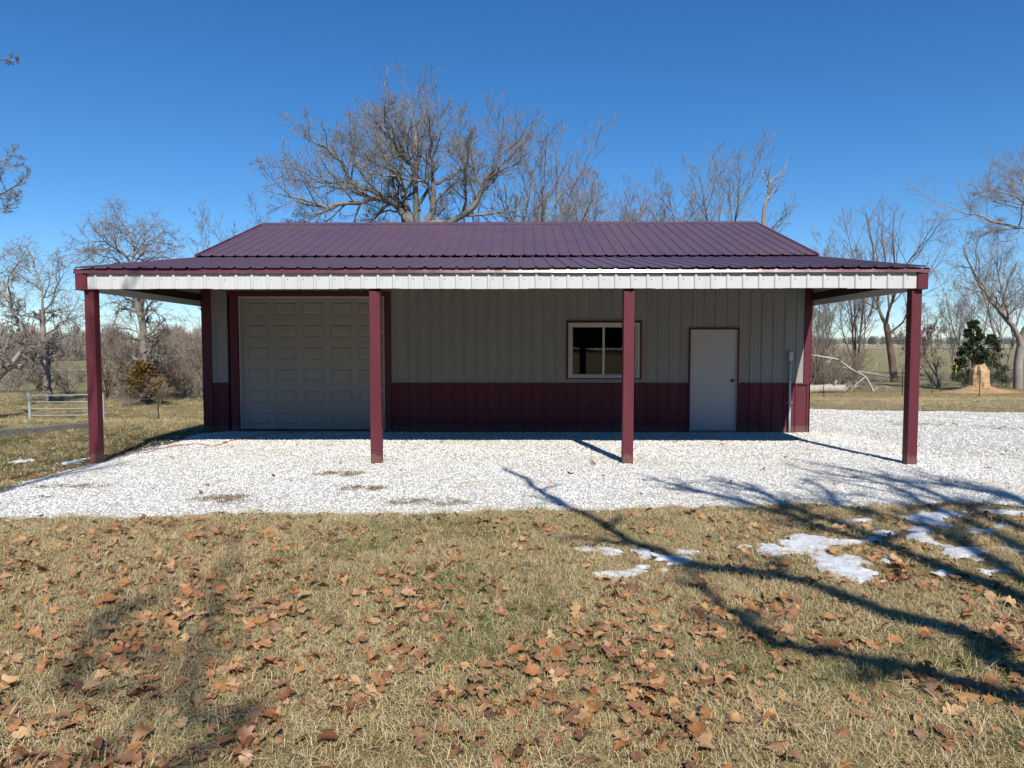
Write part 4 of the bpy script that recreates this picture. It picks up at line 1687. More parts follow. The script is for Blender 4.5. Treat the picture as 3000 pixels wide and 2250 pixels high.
generic_tree('elm_tree', 1390, 560, 44, 'bare tree showing through the right limbs of the oak', ELM, 5, 24, 0.12, 34, group=GB, dens=0.8)
# crooked snag at the right end of the ridge
rr = random.Random(8)
SY = 38.5


def q17(x, y):
    return 1700 + x / 2.765, 350 + y / 2.765


out = {}
p0 = at(2228, 700, SY)
base = Vector((p0.x, SY, hz(p0.x, SY) - 0.05))
limb(out, [base, at(*q17(1480, 850), SY), at(*q17(1520, 640), SY), at(*q17(1535, 520), SY)], 0.13, 0.07, 0, DEAD, rr, 0.5, 0.8, 0.35)
for pts_, r0, dy in (([(1535, 520), (1560, 480), (1640, 420), (1690, 300)], 0.05, 0.6), ([(1535, 520), (1510, 460), (1500, 390)], 0.045, -0.6), ([(1560, 480), (1640, 460), (1700, 380)], 0.03, -0.4), ([(1520, 640), (1470, 600), (1420, 650)], 0.03, 0.5)):
    limb(out, [at(*q17(x, y), SY + dy * i / (len(pts_) - 1)) for i, (x, y) in enumerate(pts_)], r0, 0.012, 1, DEAD, rr, 0.3, 1.0, 0.5)
tree_object('dead_tree', tuple(base), out, 'crooked forked snag at the right end of the ridge', 'tree', (M['bark_ash'], M['bark_ash']), GB)


def q6(x, y):
    return 2200 + x / 2.765, 600 + y / 2.765


# ---- right-hand trees beyond the yard
rr = random.Random(14)
TY = 57.0
out = {}
p0 = at(*q6(1162, 1440), TY)
base = Vector((p0.x, TY, hz(p0.x, TY) - 0.05))


def l6(pts, Y, dy=0.0):
    n = len(pts) - 1
    return [at(*q6(x, y), Y + dy * (i / n)) for i, (x, y) in enumerate(pts)]


limb(out, [base] + l6([(1140, 1250), (1115, 1080), (1095, 970)], TY), 0.31, 0.23, 0, ELM, rr, 0.6, 0.5, 0.35)
for pts_, r0, dy in (([(1095, 970), (1040, 860), (1020, 740), (1000, 560), (990, 380), (960, 180), (930, 60)], 0.19, 2), ([(1095, 970), (1120, 850), (1160, 740), (1180, 600), (1160, 420), (1150, 250), (1160, 80)], 0.17, -2),
                     ([(1110, 1060), (1180, 990), (1240, 940), (1300, 800), (1400, 640), (1480, 480), (1560, 330)], 0.13, 2), ([(1150, 780), (1250, 520), (1340, 380), (1450, 260), (1540, 200)], 0.11, -2),
                     ([(1030, 800), (900, 640), (840, 450), (790, 280), (760, 160)], 0.10, 1.5), ([(1040, 860), (900, 760), (780, 640), (650, 420), (600, 280)], 0.09, -1.5), ([(1120, 850), (1090, 500), (1060, 250), (1080, 100)], 0.1, 3)):
    limb(out, l6(pts_, TY, dy), r0 * 0.8, r0 * 0.12, 1, ELM, rr, 0.2, 1.5, 0.75, None, 0.05)
tree_object('elm_tree', tuple(base), out, 'brown-trunked bare tree with a low fork seen between porch wall and right post', 'tree', (M['bark_brown'], M['twig_brown']))

rr = random.Random(15)
TY = 48.0
out = {}
p0 = at(*q6(2165, 1480), TY)
base = Vector((p0.x, TY, hz(p0.x, TY) - 0.05))
limb(out, [base] + l6([(2165, 1300), (2190, 1130), (2230, 1000)], TY), 0.30, 0.24, 0, OAK, rr, 0.9, 0.2, 0.3)
for pts_, r0, dy in (([(2185, 1150), (2140, 1010), (2070, 930), (2010, 860), (1930, 750), (1850, 650), (1800, 540), (1750, 440), (1720, 330)], 0.30, -2), ([(2070, 930), (2050, 800), (2020, 660), (1995, 480), (2000, 300), (1990, 190)], 0.12, 1.5),
                     ([(2230, 1000), (2280, 700), (2320, 400), (2300, 200), (2150, 180), (1980, 140), (1850, 90), (1700, 60), (1620, 20)], 0.22, -3), ([(2300, 250), (2250, 60), (2150, -60), (1980, -120), (1850, -150)], 0.15, -1),
                     ([(2310, 300), (2250, -60), (2180, -220), (2120, -330)], 0.15, 2), ([(2070, 930), (2130, 860), (2200, 800), (2260, 720)], 0.09, 1.5), ([(2180, 190), (2060, 200), (1900, 230), (1780, 290)], 0.09, 2), ([(2220, 0), (2100, -20), (1960, -60), (1800, -40)], 0.08, 1)):
    limb(out, l6(pts_, TY, dy), r0 * 0.75, r0 * 0.11, 1, OAK, rr, 0.2, 1.4, 0.75, None, 0.05)
tree_object('walnut_tree', tuple(base), out, 'pale leaning trunk tree at the right edge of the picture', 'tree', (M['bark_ash'], M['twig']))
GR = 'bare trees along the right fence line'
generic_tree('elm_tree', 2200 + 850 / 2.765, 700, 52, 'thin many-stemmed bare tree just right of the building corner', ELM, 4, 12, 0.10, 41, ('bark_brown', 'twig_brown'), 0.8, group=GR)
generic_tree('elm_tree', 2200 + 560 / 2.765, 850, 54, 'slender sapling against the building corner', ELM, 3, 14, 0.06, 42, ('bark_ash', 'twig'), 0.7, group=GR)
generic_tree('elm_tree', 2200 + 2060 / 2.765, 700, 55, 'dark twin-stemmed sapling left of the pale leaning trunk', ELM, 2, 8, 0.11, 43, ('bark', 'twig'), 0.8, group=GR)
generic_tree('elm_tree', 2200 + 1660 / 2.765, 830, 58, 'spindly upright tree left of the cedar', ELM, 2, 8, 0.09, 44, ('bark', 'twig'), 0.7, group=GR)
generic_tree('elm_tree', 2200 + 1290 / 2.765, 830, 66, 'bare tree hidden partly by the right porch post', ELM, 3, 16, 0.10, 45, ('bark', 'twig'), 0.8, group=GR)
generic_tree('elm_tree', 2200 + 1780 / 2.765, 760, 70, 'faint bare tree beyond the cedar', ELM, 4, 20, 0.12, 46, ('bark_ash', 'twig'), 0.8, group=GR)


def q1(x, y):
    return x / 2.765, 600 + y / 2.765


# ---- left-hand trees
rr = random.Random(31)
TY = 36.0
out = {}
p0 = at(*q1(1160, 1580), TY)
base = Vector((p0.x, TY, hz(p0.x, TY) - 0.05))


def l1(pts, Y, dy=0.0):
    n = len(pts) - 1
    return [at(*q1(x, y), Y + dy * (i / n)) for i, (x, y) in enumerate(pts)]


limb(out, [base] + l1([(1170, 1300), (1160, 1050), (1130, 850), (1090, 700), (1070, 560)], TY), 0.21, 0.13, 0, OSAGE, rr, 0.15, 2.2, 0.42, 12, 0.04)
for pts_, r0, dy in (([(1070, 560), (1060, 440), (1080, 300), (1020, 180), (930, 80)], 0.13, 1.5), ([(1060, 480), (960, 360), (840, 290), (720, 290), (620, 320)], 0.10, -2), ([(1075, 420), (1180, 320), (1280, 240), (1360, 230), (1430, 280)], 0.09, 2),
                     ([(1065, 500), (1150, 390), (1260, 370), (1360, 410)], 0.08, -1.5), ([(1070, 300), (1000, 200), (900, 200)], 0.06, 2), ([(1050, 520), (900, 430), (760, 400), (660, 470)], 0.08, 1), ([(1130, 820), (1000, 780), (960, 900), (900, 1050)], 0.07, -1.5),
                     ([(1140, 900), (1260, 860), (1340, 950), (1380, 1080)], 0.07, 1.5), ([(1150, 1050), (1000, 1000), (880, 1060), (820, 1180)], 0.06, -1), ([(1160, 1120), (1290, 1080), (1400, 1150), (1500, 1250)], 0.06, -1)):
    limb(out, l1(pts_, TY, dy), r0 * 0.7, r0 * 0.11, 1, OSAGE, rr, 0.1, 2.0, 0.95, None, 0.09)
tree_object('osage_tree', tuple(base), out, 'tangled bare tree with drooping twigs behind the left porch post', 'tree', (M['bark'], M['twig_brown']))
rr = random.Random(32)
TY = 36.5
out = {}
p0 = at(*q1(400, 1590), TY)
base = Vector((p0.x, TY, hz(p0.x, TY) - 0.05))
limb(out, [base] + l1([(380, 1400), (360, 1200), (345, 1000), (345, 850)], TY), 0.19, 0.12, 0, OSAGE, rr, 0.2, 1.6, 0.45, 12, 0.03)
for pts_, r0, dy in (([(345, 850), (330, 700), (300, 550), (250, 420), (200, 320)], 0.11, 1), ([(345, 900), (430, 760), (480, 600), (470, 470)], 0.09, -1), ([(350, 950), (220, 880), (130, 760), (60, 640)], 0.08, 1.5), ([(355, 1050), (470, 980), (560, 900), (620, 800)], 0.08, -1.5),
                     ([(360, 1100), (480, 1080), (600, 1000), (660, 940)], 0.06, 1), ([(370, 1250), (260, 1180), (160, 1230), (80, 1350)], 0.07, -1), ([(390, 1500), (340, 1380), (300, 1480), (250, 1560)], 0.04, 0.5), ([(380, 1350), (480, 1300), (560, 1340), (590, 1420)], 0.05, -0.8)):
    limb(out, l1(pts_, TY, dy), r0 * 0.7, r0 * 0.11, 1, OSAGE, rr, 0.1, 1.9, 0.95, None, 0.09)
tree_object('osage_tree', tuple(base), out, 'grey trunked bare tree with hanging twigs near the white gate', 'tree', (M['bark_ash'], M['twig']))
rr = random.Random(33)
TY = 33.0
out = {}
base = Vector((at(-60, 1000, TY).x, TY, 0))
base.z = hz(base.x, TY) - 0.05
limb(out, [base] + l1([(-100, 1500), (60, 1330), (160, 1210), (200, 1080), (140, 930), (80, 800), (20, 650)], TY), 0.17, 0.06, 0, OSAGE, rr, 0.2, 1.8, 0.36, 16, 0.04)
for pts_, r0, dy in (([(180, 1200), (280, 1290), (350, 1360)], 0.07, 0.5), ([(200, 1080), (270, 1100), (340, 1080)], 0.05, -0.6), ([(90, 820), (60, 600), (150, 470), (200, 380)], 0.08, -1), ([(40, 700), (-60, 500), (-80, 350)], 0.08, 1)):
    limb(out, l1(pts_, TY, dy), r0 * 0.7, r0 * 0.13, 1, OSAGE, rr, 0.15, 1.6, 0.9, None, 0.08)
tree_object('osage_tree', tuple(base), out, 'crooked leaning trunk at the left edge of the picture', 'tree', (M['bark_ash'], M['twig']))
# tree standing out of frame on the left whose outer branches reach in
rr = random.Random(34)
out = {}
TY = 21.0
base = Vector((-21.5, TY, hz(-21.5, TY) - 0.05))
limb(out, [base, base + Vector((0.2, 0, 3)), base + Vector((0.8, 0.2, 5.5)), base + Vector((1.4, 0, 8.5))], 0.30, 0.16, 0, OAK, rr, 0.4, 1.0, 0.4)


def l0(pts, Y, dy=0.0):
    n = len(pts) - 1
    return [at(x * 1.3562, y * 1.3562, Y + dy * (i / n)) for i, (x, y) in enumerate(pts)]


for pts_, r0, dy in (([(-300, 600), (-180, 520), (-80, 440), (0, 420), (50, 390)], 0.10, -1), ([(-290, 520), (-160, 430), (-60, 370), (40, 335)], 0.09, 1), ([(-260, 560), (-120, 500), (-40, 470), (30, 440)], 0.08, 0.5), ([(-280, 380), (-170, 230), (-70, 150), (0, 128), (40, 134)], 0.07, 0.0)):
    limb(out, l0(pts_, TY, dy), r0 * 0.7, r0 * 0.11, 1, OAK, rr, 0.2, 1.1, 0.42 if pts_[0][1] > 390 else 0.16)
tree_object('walnut_tree', tuple(base), out, 'bare branches reaching in at the left edge of the sky', 'tree', (M['bark'], M['twig']))


# ---- the trees behind the photographer: out of the picture, but their limbs shade the lawn and gravel
SHX, SHY = TOSUN.x / TOSUN.z, TOSUN.y / TOSUN.z


def over(x, y, h, z=0.0):
    """The point h metres up whose shadow falls on the ground at photo pixel x, y."""
    g = on_ground(x, y, z)
    return Vector((g.x + SHX * h, g.y + SHY * h, h))


def shade_limb(out, fork, pts, h0, h1, r0, r1, K, rr, dens, Lk, tmin=0.2):
    n = len(pts) - 1
    q = [fork] + [over(x, y, h0 + (h1 - h0) * i / n) for i, (x, y) in enumerate(pts)]
    limb(out, q, r0, r1, 1, K, rr, tmin, dens, Lk, 3 * len(q), 0.02)


def q7(pts):
    return [(2200 + x / 2.765, 1000 + y / 2.765) for x, y in pts]


def q5(pts):
    return [(x / 1.47467, 1400 + y / 1.47467) for x, y in pts]


SHADE = Kind((8, 7, 6, 4, 3), (0.08, 0.14, 0.2, 0.22, 0.24), (0.02, 0.05, 0.06, 0.06, 0.04), (5, 6, 6, 5, 0), (42, 40, 40, 38, 36), (0.5, 0.34, 0.42, 0.5, 0.5), (0.3, 0.25, 0.2, 0.15, 0.1), 0.60, 4)
rr = random.Random(61)
out = {}
base = Vector((5.6, -3.6, hz(5.6, -3.6) - 0.05))
fork = Vector((5.0, -2.7, 3.4))
limb(out, [base, base + Vector((-0.1, 0.15, 1.2)), base.lerp(fork, 0.75), fork], 0.30, 0.22, 0, SHADE, rr, 0.95, 0.1)
shade_limb(out, fork, q8([(2330, 830), (2050, 650), (1850, 580), (1600, 510), (1430, 440), (1300, 390), (1150, 350), (900, 320), (720, 280), (640, 240), (480, 190), (330, 95), (230, 50), (150, 10), (90, -30), (40, -72), (-40, -105)]), 4.4, 7.6, 0.115, 0.045, SHADE, rr, 1.9, 0.34, 0.3)
shade_limb(out, fork, q8([(2350, 960), (1950, 830), (1650, 740), (1350, 690), (1100, 640), (1000, 560), (900, 480), (820, 400), (760, 330)]), 4.6, 7.8, 0.085, 0.03, SHADE, rr, 1.5, 0.30, 0.3)
fork2 = Vector((5.1, -2.9, 5.6))
limb(out, [fork, Vector((5.15, -2.8, 4.5)), fork2], 0.17, 0.13, 1, SHADE, rr, 0.9, 0.1)
shade_limb(out, fork2, q7([(2500, 1900), (2000, 1600), (1700, 1450), (1400, 1320), (1150, 1200), (900, 1130), (500, 1080)]), 6.6, 9.2, 0.105, 0.034, SHADE, rr, 2.6, 0.66, 0.2)
shade_limb(out, fork2, q7([(2300, 2000), (1700, 1650), (1200, 1450), (900, 1390), (700, 1320), (560, 1200), (430, 1130)]), 6.4, 9.0, 0.105, 0.034, SHADE, rr, 2.6, 0.62, 0.2)
shade_limb(out, fork2, q7([(2000, 2050), (1200, 1700), (700, 1480), (350, 1370), (100, 1250), (-150, 1170), (-330, 1140)]), 6.2, 9.0, 0.11, 0.035, SHADE, rr, 2.2, 0.5, 0.25)
shade_limb(out, fork2, q7([(2700, 1500), (2300, 1350), (2000, 1250), (1700, 1200), (1400, 1150)]), 7.2, 10.0, 0.105, 0.034, SHADE, rr, 2.4, 0.62, 0.2)
shade_limb(out, fork2, q7([(1300, 1750), (700, 1560), (250, 1400), (-100, 1300), (-500, 1210), (-800, 1130)]), 6.0, 8.8, 0.10, 0.03, SHADE, rr, 2.2, 0.5, 0.3)
shade_limb(out, fork2, q7([(2500, 1650), (1900, 1420), (1500, 1260), (1100, 1120), (700, 1040)]), 7.0, 9.8, 0.11, 0.035, SHADE, rr, 2.4, 0.6, 0.2)
tree_object('oak_tree', tuple(base), out, 'bare oak behind the camera whose limbs shade the right lawn', 'tree', (M['bark'], M['twig']))
rr = random.Random(62)
out = {}
base = Vector((-2.4, -11.5, hz(-2.4, -11.5) - 0.05))
fork = Vector((-2.6, -11.0, 8.0))
limb(out, [base, base + Vector((0.1, 0.1, 2)), base.lerp(fork, 0.7), fork], 0.36, 0.24, 0, SHADE, rr, 0.95, 0.1)
shade_limb(out, fork, q5([(740, 1300), (800, 1050), (840, 880), (890, 660), (960, 440), (1010, 330)]), 11.5, 14.5, 0.055, 0.02, SHADE, rr, 1.1, 0.22, 0.4)
shade_limb(out, fork, q5([(300, 1300), (330, 900), (430, 680), (560, 560)]), 11.8, 14.5, 0.045, 0.018, SHADE, rr, 1.2, 0.3, 0.4)
tip = Vector((-5.75 + SHX * 8.2, 9.88 + SHY * 8.2, 2.68 + 8.2))
limb(out, [fork, fork.lerp(tip, 0.4) + Vector((-0.5, 0, 1.4)), fork.lerp(tip, 0.75) + Vector((-0.2, 0, 0.9)), tip], 0.12, 0.03, 1, SHADE, rr, 0.55, 1.1, 0.30)
tip = Vector((-6.3 + SHX * 8.0, 9.9 + SHY * 8.0, 1.2 + 8.0))
limb(out, [fork, fork.lerp(tip, 0.5) + Vector((-1.0, 0, 0.8)), tip], 0.10, 0.025, 1, SHADE, rr, 0.55, 1.2, 0.36)
tree_object('oak_tree', tuple(base), out, 'tall bare oak behind the camera shading the left lawn and post', 'tree', (M['bark'], M['twig']))


# ---- brush, shrubs and evergreens
def shrub_mesh_set(seed, H, stems, spread, r, mats):
    """A shrub built at the origin; copies share its meshes."""
    r_ = random.Random(seed)
    out_ = {}
    for s in range(stems):
        a = r_.uniform(0, 6.28)
        sp = rad(spread) * r_.uniform(0.2, 1.2)
        d = Vector((math.sin(sp) * math.cos(a), math.sin(sp) * math.sin(a), math.cos(sp)))
        grow(out_, Vector((r_.gauss(0, 0.15), r_.gauss(0, 0.15), -0.03)), d, H * r_.uniform(0.6, 1.0), r * r_.uniform(0.7, 1.2), 0, SHRUB, r_)
    V, Fc = tube_arrays(out_[0] + out_[1], 4)
    me1 = np_mesh('stems', V, Fc, M[mats[0]])
    V, Fc = tube_arrays(out_[2] + out_[3], 3)
    me2 = np_mesh('twigs', V, Fc, M[mats[1]])
    return me1, me2


SH = [shrub_mesh_set(70, 2.6, 8, 34, 0.030, ('bark_brown', 'twig_brown')), shrub_mesh_set(71, 2.2, 10, 42, 0.024, ('bark', 'twig')), shrub_mesh_set(72, 3.2, 7, 26, 0.035, ('bark_brown', 'twig_brown'))]


def shrub(px, Yd, k, sc, label, group):
    x_ = at(px, 1000, Yd).x
    o = empty('bare_shrub', (x_, Yd, hz(x_, Yd)), label, 'shrub', group, R.uniform(0, 6.28))
    o.scale = (sc * R.uniform(0.9, 1.15), sc * R.uniform(0.9, 1.15), sc)
    link_mesh('stems', SH[k][0], None, o)
    link_mesh('twigs', SH[k][1], None, o)


for px, Yd, k, sc in ((310, 38, 0, 1.0), (375, 33.8, 1, 0.55), (462, 34.0, 0, 0.55), (345, 41, 1, 1.2), (385, 39, 2, 0.95), (430, 37, 0, 1.1), (470, 40, 1, 1.3), (505, 38, 0, 1.05), (545, 42, 2, 1.0), (585, 39, 1, 1.25), (450, 45, 2, 1.2), (530, 47, 0, 1.5), (370, 46, 2, 1.2), (590, 48, 2, 1.3)):
    shrub(px, Yd, k, sc, 'bare brown shrub in the thicket behind the left porch post', 'thicket left of the building')
for px, Yd, k, sc in ((20, 44, 1, 1.0), (110, 46, 0, 1.0), (200, 43, 1, 0.9)):
    shrub(px, Yd, k, sc, 'bare shrub in the pasture beyond the white gate', 'shrubs beyond the gate')
for px, Yd, k, sc in ((2385, 46, 0, 1.0), (2410, 49, 2, 1.1), (2440, 47, 1, 1.2), (2470, 50, 0, 1.2), (2500, 51, 2, 0.9), (2520, 48, 1, 0.8), (2395, 54, 2, 1.2)):
    shrub(px, Yd, k, sc, 'bare grey shrub in the brush right of the building corner', 'brush right of the building')
for px, Yd, k, sc in ((2745, 50, 1, 0.6), (2830, 47, 1, 0.7), (2860, 48, 0, 0.6), (2920, 49, 1, 0.7), (2955, 50, 1, 0.6)):
    shrub(px, Yd, k, sc, 'low bare shrub at the foot of the cedar and stump', 'low shrubs by the stump')


def foliage_mesh(name, n, fn, size, mat, seed, droop=0.0):
    """n little pointed sprays; fn(rr) gives (centre, outward direction)."""
    r_ = random.Random(seed)
    V, Fc = [], []
    for i in range(n):
        p, d = fn(r_)
        d = (d + rv(r_) * 0.7 + Vector((0, 0, -droop))).normalized()
        s = d.orthogonal().normalized()
        a = r_.uniform(0, 6.28)
        s = s * math.cos(a) + d.cross(s) * math.sin(a)
        l = size * r_.uniform(0.5, 1.3)
        w = l * r_.uniform(0.14, 0.3)
        k = len(V)
        V += [tuple(p - s * w * 0.4), tuple(p + d * l * 0.5 - s * w), tuple(p + d * l), tuple(p + d * l * 0.5 + s * w), tuple(p + s * w * 0.4)]
        Fc.append((k, k + 1, k + 2))
        Fc.append((k, k + 2, k + 4))
        Fc.append((k + 4, k + 2, k + 3))
    me = bpy.data.meshes.new(name)
    me.from_pydata(V, [], Fc)
    me.materials.append(mat)
    return me


def cedar(px, py_foot, py_top, Yd, wid, label, mat, seed, n, name):
    r_ = random.Random(seed)
    x_ = at(px, 1000, Yd).x
    zb = hz(x_, Yd)
    H = at(px, py_top, Yd).z - zb
    o = empty(name, (x_, Yd, zb), label, 'tree')
    out_ = {}
    K = Kind((7, 4, 3), (0.06, 0.15, 0.2), (0.02, 0.04, 0.02), (34, 4, 0), (70, 45, 40), (0.3, 0.4, 0.5), (0.16, 0.3, 0.1), 0.3, 1)
    grow(out_, Vector((0, 0, -0.05)), UP, H * 0.95, 0.045 * H / 2, 0, K, r_)
    V, Fc = tube_arrays(out_[0], 7)
    link_mesh('trunk', np_mesh('trunk', V, Fc, M['bark_brown']), None, o)
    clumps = []
    for i in range(80):
        t = r_.uniform(0.14, 1.0) ** 0.85
        rr_ = wid * (1.05 - t) ** 0.75 * r_.uniform(0.45, 1.15) + 0.05
        a = r_.uniform(0, 6.28)
        clumps.append((Vector((math.cos(a) * rr_, math.sin(a) * rr_, t * H)), 0.13 + 0.15 * wid * (1.1 - t)))
    VV = [([Vector((0, 0, max(0.1, c.z - 0.25))), Vector((c.x * 0.6, c.y * 0.6, c.z - 0.08)), c], [0.014, 0.009, 0.004]) for c, s in clumps]
    V, Fc = tube_arrays(VV, 3)
    link_mesh('branches', np_mesh('branches', V, Fc, M['bark_brown']), None, o)

    def fn(q):
        c, s = clumps[q.randrange(len(clumps))]
        v = rv(q) * s * q.random() ** 0.5
        return c + v, (Vector((c.x, c.y, 0.25)) + v).normalized()
    link_mesh('foliage', foliage_mesh('foliage', n, fn, 0.12 + 0.03 * wid, mat, seed), None, o)
    return o


cedar(2200 + 1800 / 2.765, 1080, 945, 46, 1.05, 'dark green cedar above the tan stump', M['cedar'], 5, 8000, 'cedar_tree')
cedar(2200 + 1950 / 2.765, 1080, 985, 46.6, 0.95, 'low cedar bough right of the taller dark cedar', M['cedar'], 6, 3200, 'cedar_tree')
cedar(418, 1130, 1062, 34.4, 1.0, 'small bronze cedar at the foot of the tangled tree', M['cedar_bronze'], 7, 4200, 'cedar_tree')
# little tree still holding dead leaves, right of the porch post
rr = random.Random(77)
Yd = 49
x_ = at(2200 + 1540 / 2.765, 1000, Yd).x
zb = hz(x_, Yd)
o = empty('oak_sapling', (x_, Yd, zb), 'sapling with clinging tan leaves right of the porch post', 'tree')
out = {}
for s in range(3):
    grow(out, Vector((rr.gauss(0, 0.1), rr.gauss(0, 0.1), -0.03)), Vector((rr.gauss(-0.1, 0.2), rr.gauss(0, 0.2), 1)).normalized(), 5.2 * rr.uniform(0.7, 1), 0.06, 0, SHRUB, rr)
V, Fc = tube_arrays(out[0], 5)
link_mesh('trunk', np_mesh('trunk', V, Fc, M['bark']), None, o)
V, Fc = tube_arrays(out[1] + out[2] + out[3], 3)
link_mesh('branches', np_mesh('branches', V, Fc, M['twig']), None, o)
tw = [p for p, r in out[2] + out[3]]


def fn(q):
    p = tw[q.randrange(len(tw))]
    return p[q.randrange(1, len(p))] + rv(q) * 0.08, Vector((0, 0, -1))


link_mesh('leaves', foliage_mesh('leaves', 1300, fn, 0.17, M['tan_leaf'], 78, 0.8), None, o)

# ---- tan stump, soil, log, fallen limb
Yd = 44.5
x_ = at(2200 + 1865 / 2.765, 1000, Yd).x
zb = hz(x_, Yd)
rr = random.Random(80)
mb = MB()
ns, nh = 18, 12
Hs = 1.75
for j in range(nh + 1):
    t = j / nh
    for i in range(ns):
        a = 2 * math.pi * i / ns
        r_ = 0.55 * (1 - t) ** 5 + 0.50 + 0.06 * math.sin(t * 3.1) + 0.05 * math.sin(a * 3 + 1) + 0.07 * math.sin(a * 7 + t * 4) + rr.uniform(-0.035, 0.035)
        if t > 0.85:
            r_ *= 1 - 0.35 * (t - 0.85) / 0.15
        top = Hs * t * (1 + (0.05 * math.sin(a * 2 + 0.6) + 0.03 * math.sin(a * 5) + rr.uniform(-0.03, 0.03)) * (t > 0.7))
        mb.v.append((math.cos(a) * r_ * (0.9 + 0.1 * t), math.sin(a) * r_ * 0.8, top - 0.06))
for j in range(nh):
    for i in range(ns):
        mb.f.append((j * ns + i, j * ns + (i + 1) % ns, (j + 1) * ns + (i + 1) % ns, (j + 1) * ns + i))
mb.v.append((0, 0, Hs * 0.97))
c = len(mb.v) - 1
for i in range(ns):
    mb.f.append((nh * ns + i, nh * ns + (i + 1) % ns, c))
o = empty('tree_stump', (x_, Yd, zb), 'tall crumbling tan stump of rotten wood beneath the cedar', 'stump')
link_mesh('stump', mb.mesh('stump'), M['rotwood'], o)
mb = MB()
ns = 22
for j, (r_, z_) in enumerate(((0.5, 0.42), (0.95, 0.25), (1.5, 0.11), (2.1, 0.03), (2.5, -0.05))):
    for i in range(ns):
        a = 2 * math.pi * i / ns
        q = r_ * (1 + 0.18 * math.sin(a * 2 + 0.4) + 0.1 * math.sin(a * 5 + j))
        px_, py_ = x_ + math.cos(a) * q * 1.1, Yd + math.sin(a) * q * 0.8
        mb.v.append((px_ - x_, py_ - Yd, hz(px_, py_) - zb + z_ * (0.85 + rr.uniform(-0.1, 0.2))))
for j in range(4):
    for i in range(ns):
        mb.f.append((j * ns + i, (j + 1) * ns + i, (j + 1) * ns + (i + 1) % ns, j * ns + (i + 1) % ns))
link_mesh('rotten_debris', mb.mesh('rotten_debris'), M['orange_soil'], o, True)

Yd = 43.5
p0 = at(*q6(440, 1405), Yd)
p1 = at(*q6(760, 1378), Yd + 0.5)
rr = random.Random(81)
mb = MB()
pts_ = smooth_path([Vector((p0.x, p0.y, hz(p0.x, p0.y) + 0.2)), Vector(((p0.x + p1.x) / 2, Yd + 0.2, hz(p0.x, Yd) + 0.26)), Vector((p1.x, p1.y, hz(p1.x, p1.y) + 0.25))], 12)
mb.tube([p + rv(rr) * 0.02 for p in pts_], [0.27 + rr.uniform(-0.03, 0.03) for _ in pts_], 12)
mb.tube([pts_[8], pts_[8] + Vector((0.1, -0.25, 0.35)), pts_[8] + Vector((0.15, -0.3, 0.55))], [0.08, 0.06, 0.05], 6)
o = mb.build('fallen_log', M['deadwood'], None, True)
tag(o, 'bleached grey log lying behind the right fence', 'log')
rr = random.Random(82)
out = {}
Yd = 43.0
pts_ = [at(*q6(x, y), Yd + k * 0.35) for k, (x, y) in enumerate([(420, 1200), (520, 1222), (640, 1240), (710, 1258), (780, 1310), (860, 1360), (930, 1400), (990, 1428)])]
zl = hz(pts_[-1].x, pts_[-1].y)
pts_[-1].z = zl + 0.05
limb(out, pts_[::-1], 0.095, 0.04, 1, DEAD, rr, 0.1, 2.2, 0.42)
pts_ = [at(*q6(x, y), Yd + 0.3 + k * 0.3) for k, (x, y) in enumerate([(860, 1350), (960, 1362), (1040, 1375), (1110, 1395)])]
limb(out, pts_, 0.05, 0.02, 1, DEAD, rr, 0.1, 2.0, 0.6)
for k in range(9):
    a = at(2200 + rr.uniform(520, 1130) / 2.765, 1110, Yd + rr.uniform(-0.5, 1.5))
    z_ = hz(a.x, a.y)
    b = a + Vector((rr.uniform(-2.2, 2.2), rr.uniform(-0.6, 0.6), 0))
    limb(out, [Vector((a.x, a.y, z_ + 0.08)), Vector(((a.x + b.x) / 2, a.y, z_ + rr.uniform(0.15, 0.55))), Vector((b.x, b.y, z_ + rr.uniform(0.05, 0.6)))], 0.03, 0.012, 1, DEAD, rr, 0.1, 1.6, 0.8)
tree_object('fallen_limb', (pts_[0].x, Yd, zl), out, 'pale fallen limb and broken branches heaped by the log', 'branch', (M['deadwood'], M['deadwood']), None, (1,))


# ---- fences and gate
def tpost(mb_, h):
    """Steel T-post with studs and anchor plate, foot at the origin."""
    mb_.box(-0.004, 0.004, -0.03, 0.0, -0.2, h)
    mb_.box(-0.026, 0.026, 0.0, 0.007, -0.2, h)
    for k in range(9):
        mb_.box(-0.012, 0.012, 0.007, 0.014, 0.1 + k * h / 10, 0.115 + k * h / 10)


def wire_fence(posts, hts, label, wires, sag=0.02, beyond=()):
    o_ = empty('wire_fence', (posts[0][0], posts[0][1], hz(*posts[0])), label, 'fence')
    ox, oy, oz = o_.location
    mb_ = MB()
    for (px_, py_), h in zip(posts, hts):
        m_ = MB()
        tpost(m_, h)
        p = link_mesh('post', m_.mesh('post'), M['tpost'], o_)
        p.location = (px_ - ox, py_ - oy, hz(px_, py_) - oz)
        p.rotation_euler = (R.uniform(-0.03, 0.03), R.uniform(-0.03, 0.03), R.uniform(-0.1, 0.1))
    allp = sorted(list(posts) + list(beyond))
    for hw in wires:
        pts_w = []
        for (a, b) in zip(allp, allp[1:]):
            for k in range(8):
                t = k / 8
                x_, y_ = a[0] + (b[0] - a[0]) * t, a[1] + (b[1] - a[1]) * t
                zg = hz(*a) * (1 - t) + hz(*b) * t
                pts_w.append((x_ - ox, y_ - oy - 0.02, zg - oz + hw - sag * 4 * t * (1 - t)))
        m_ = MB()
        m_.tube(pts_w, [0.0045] * len(pts_w), 4)
        link_mesh('wire', m_.mesh('wire'), M['wire'], o_)


def foot(px, Yd):
    return (at(px, 1000, Yd).x, Yd)


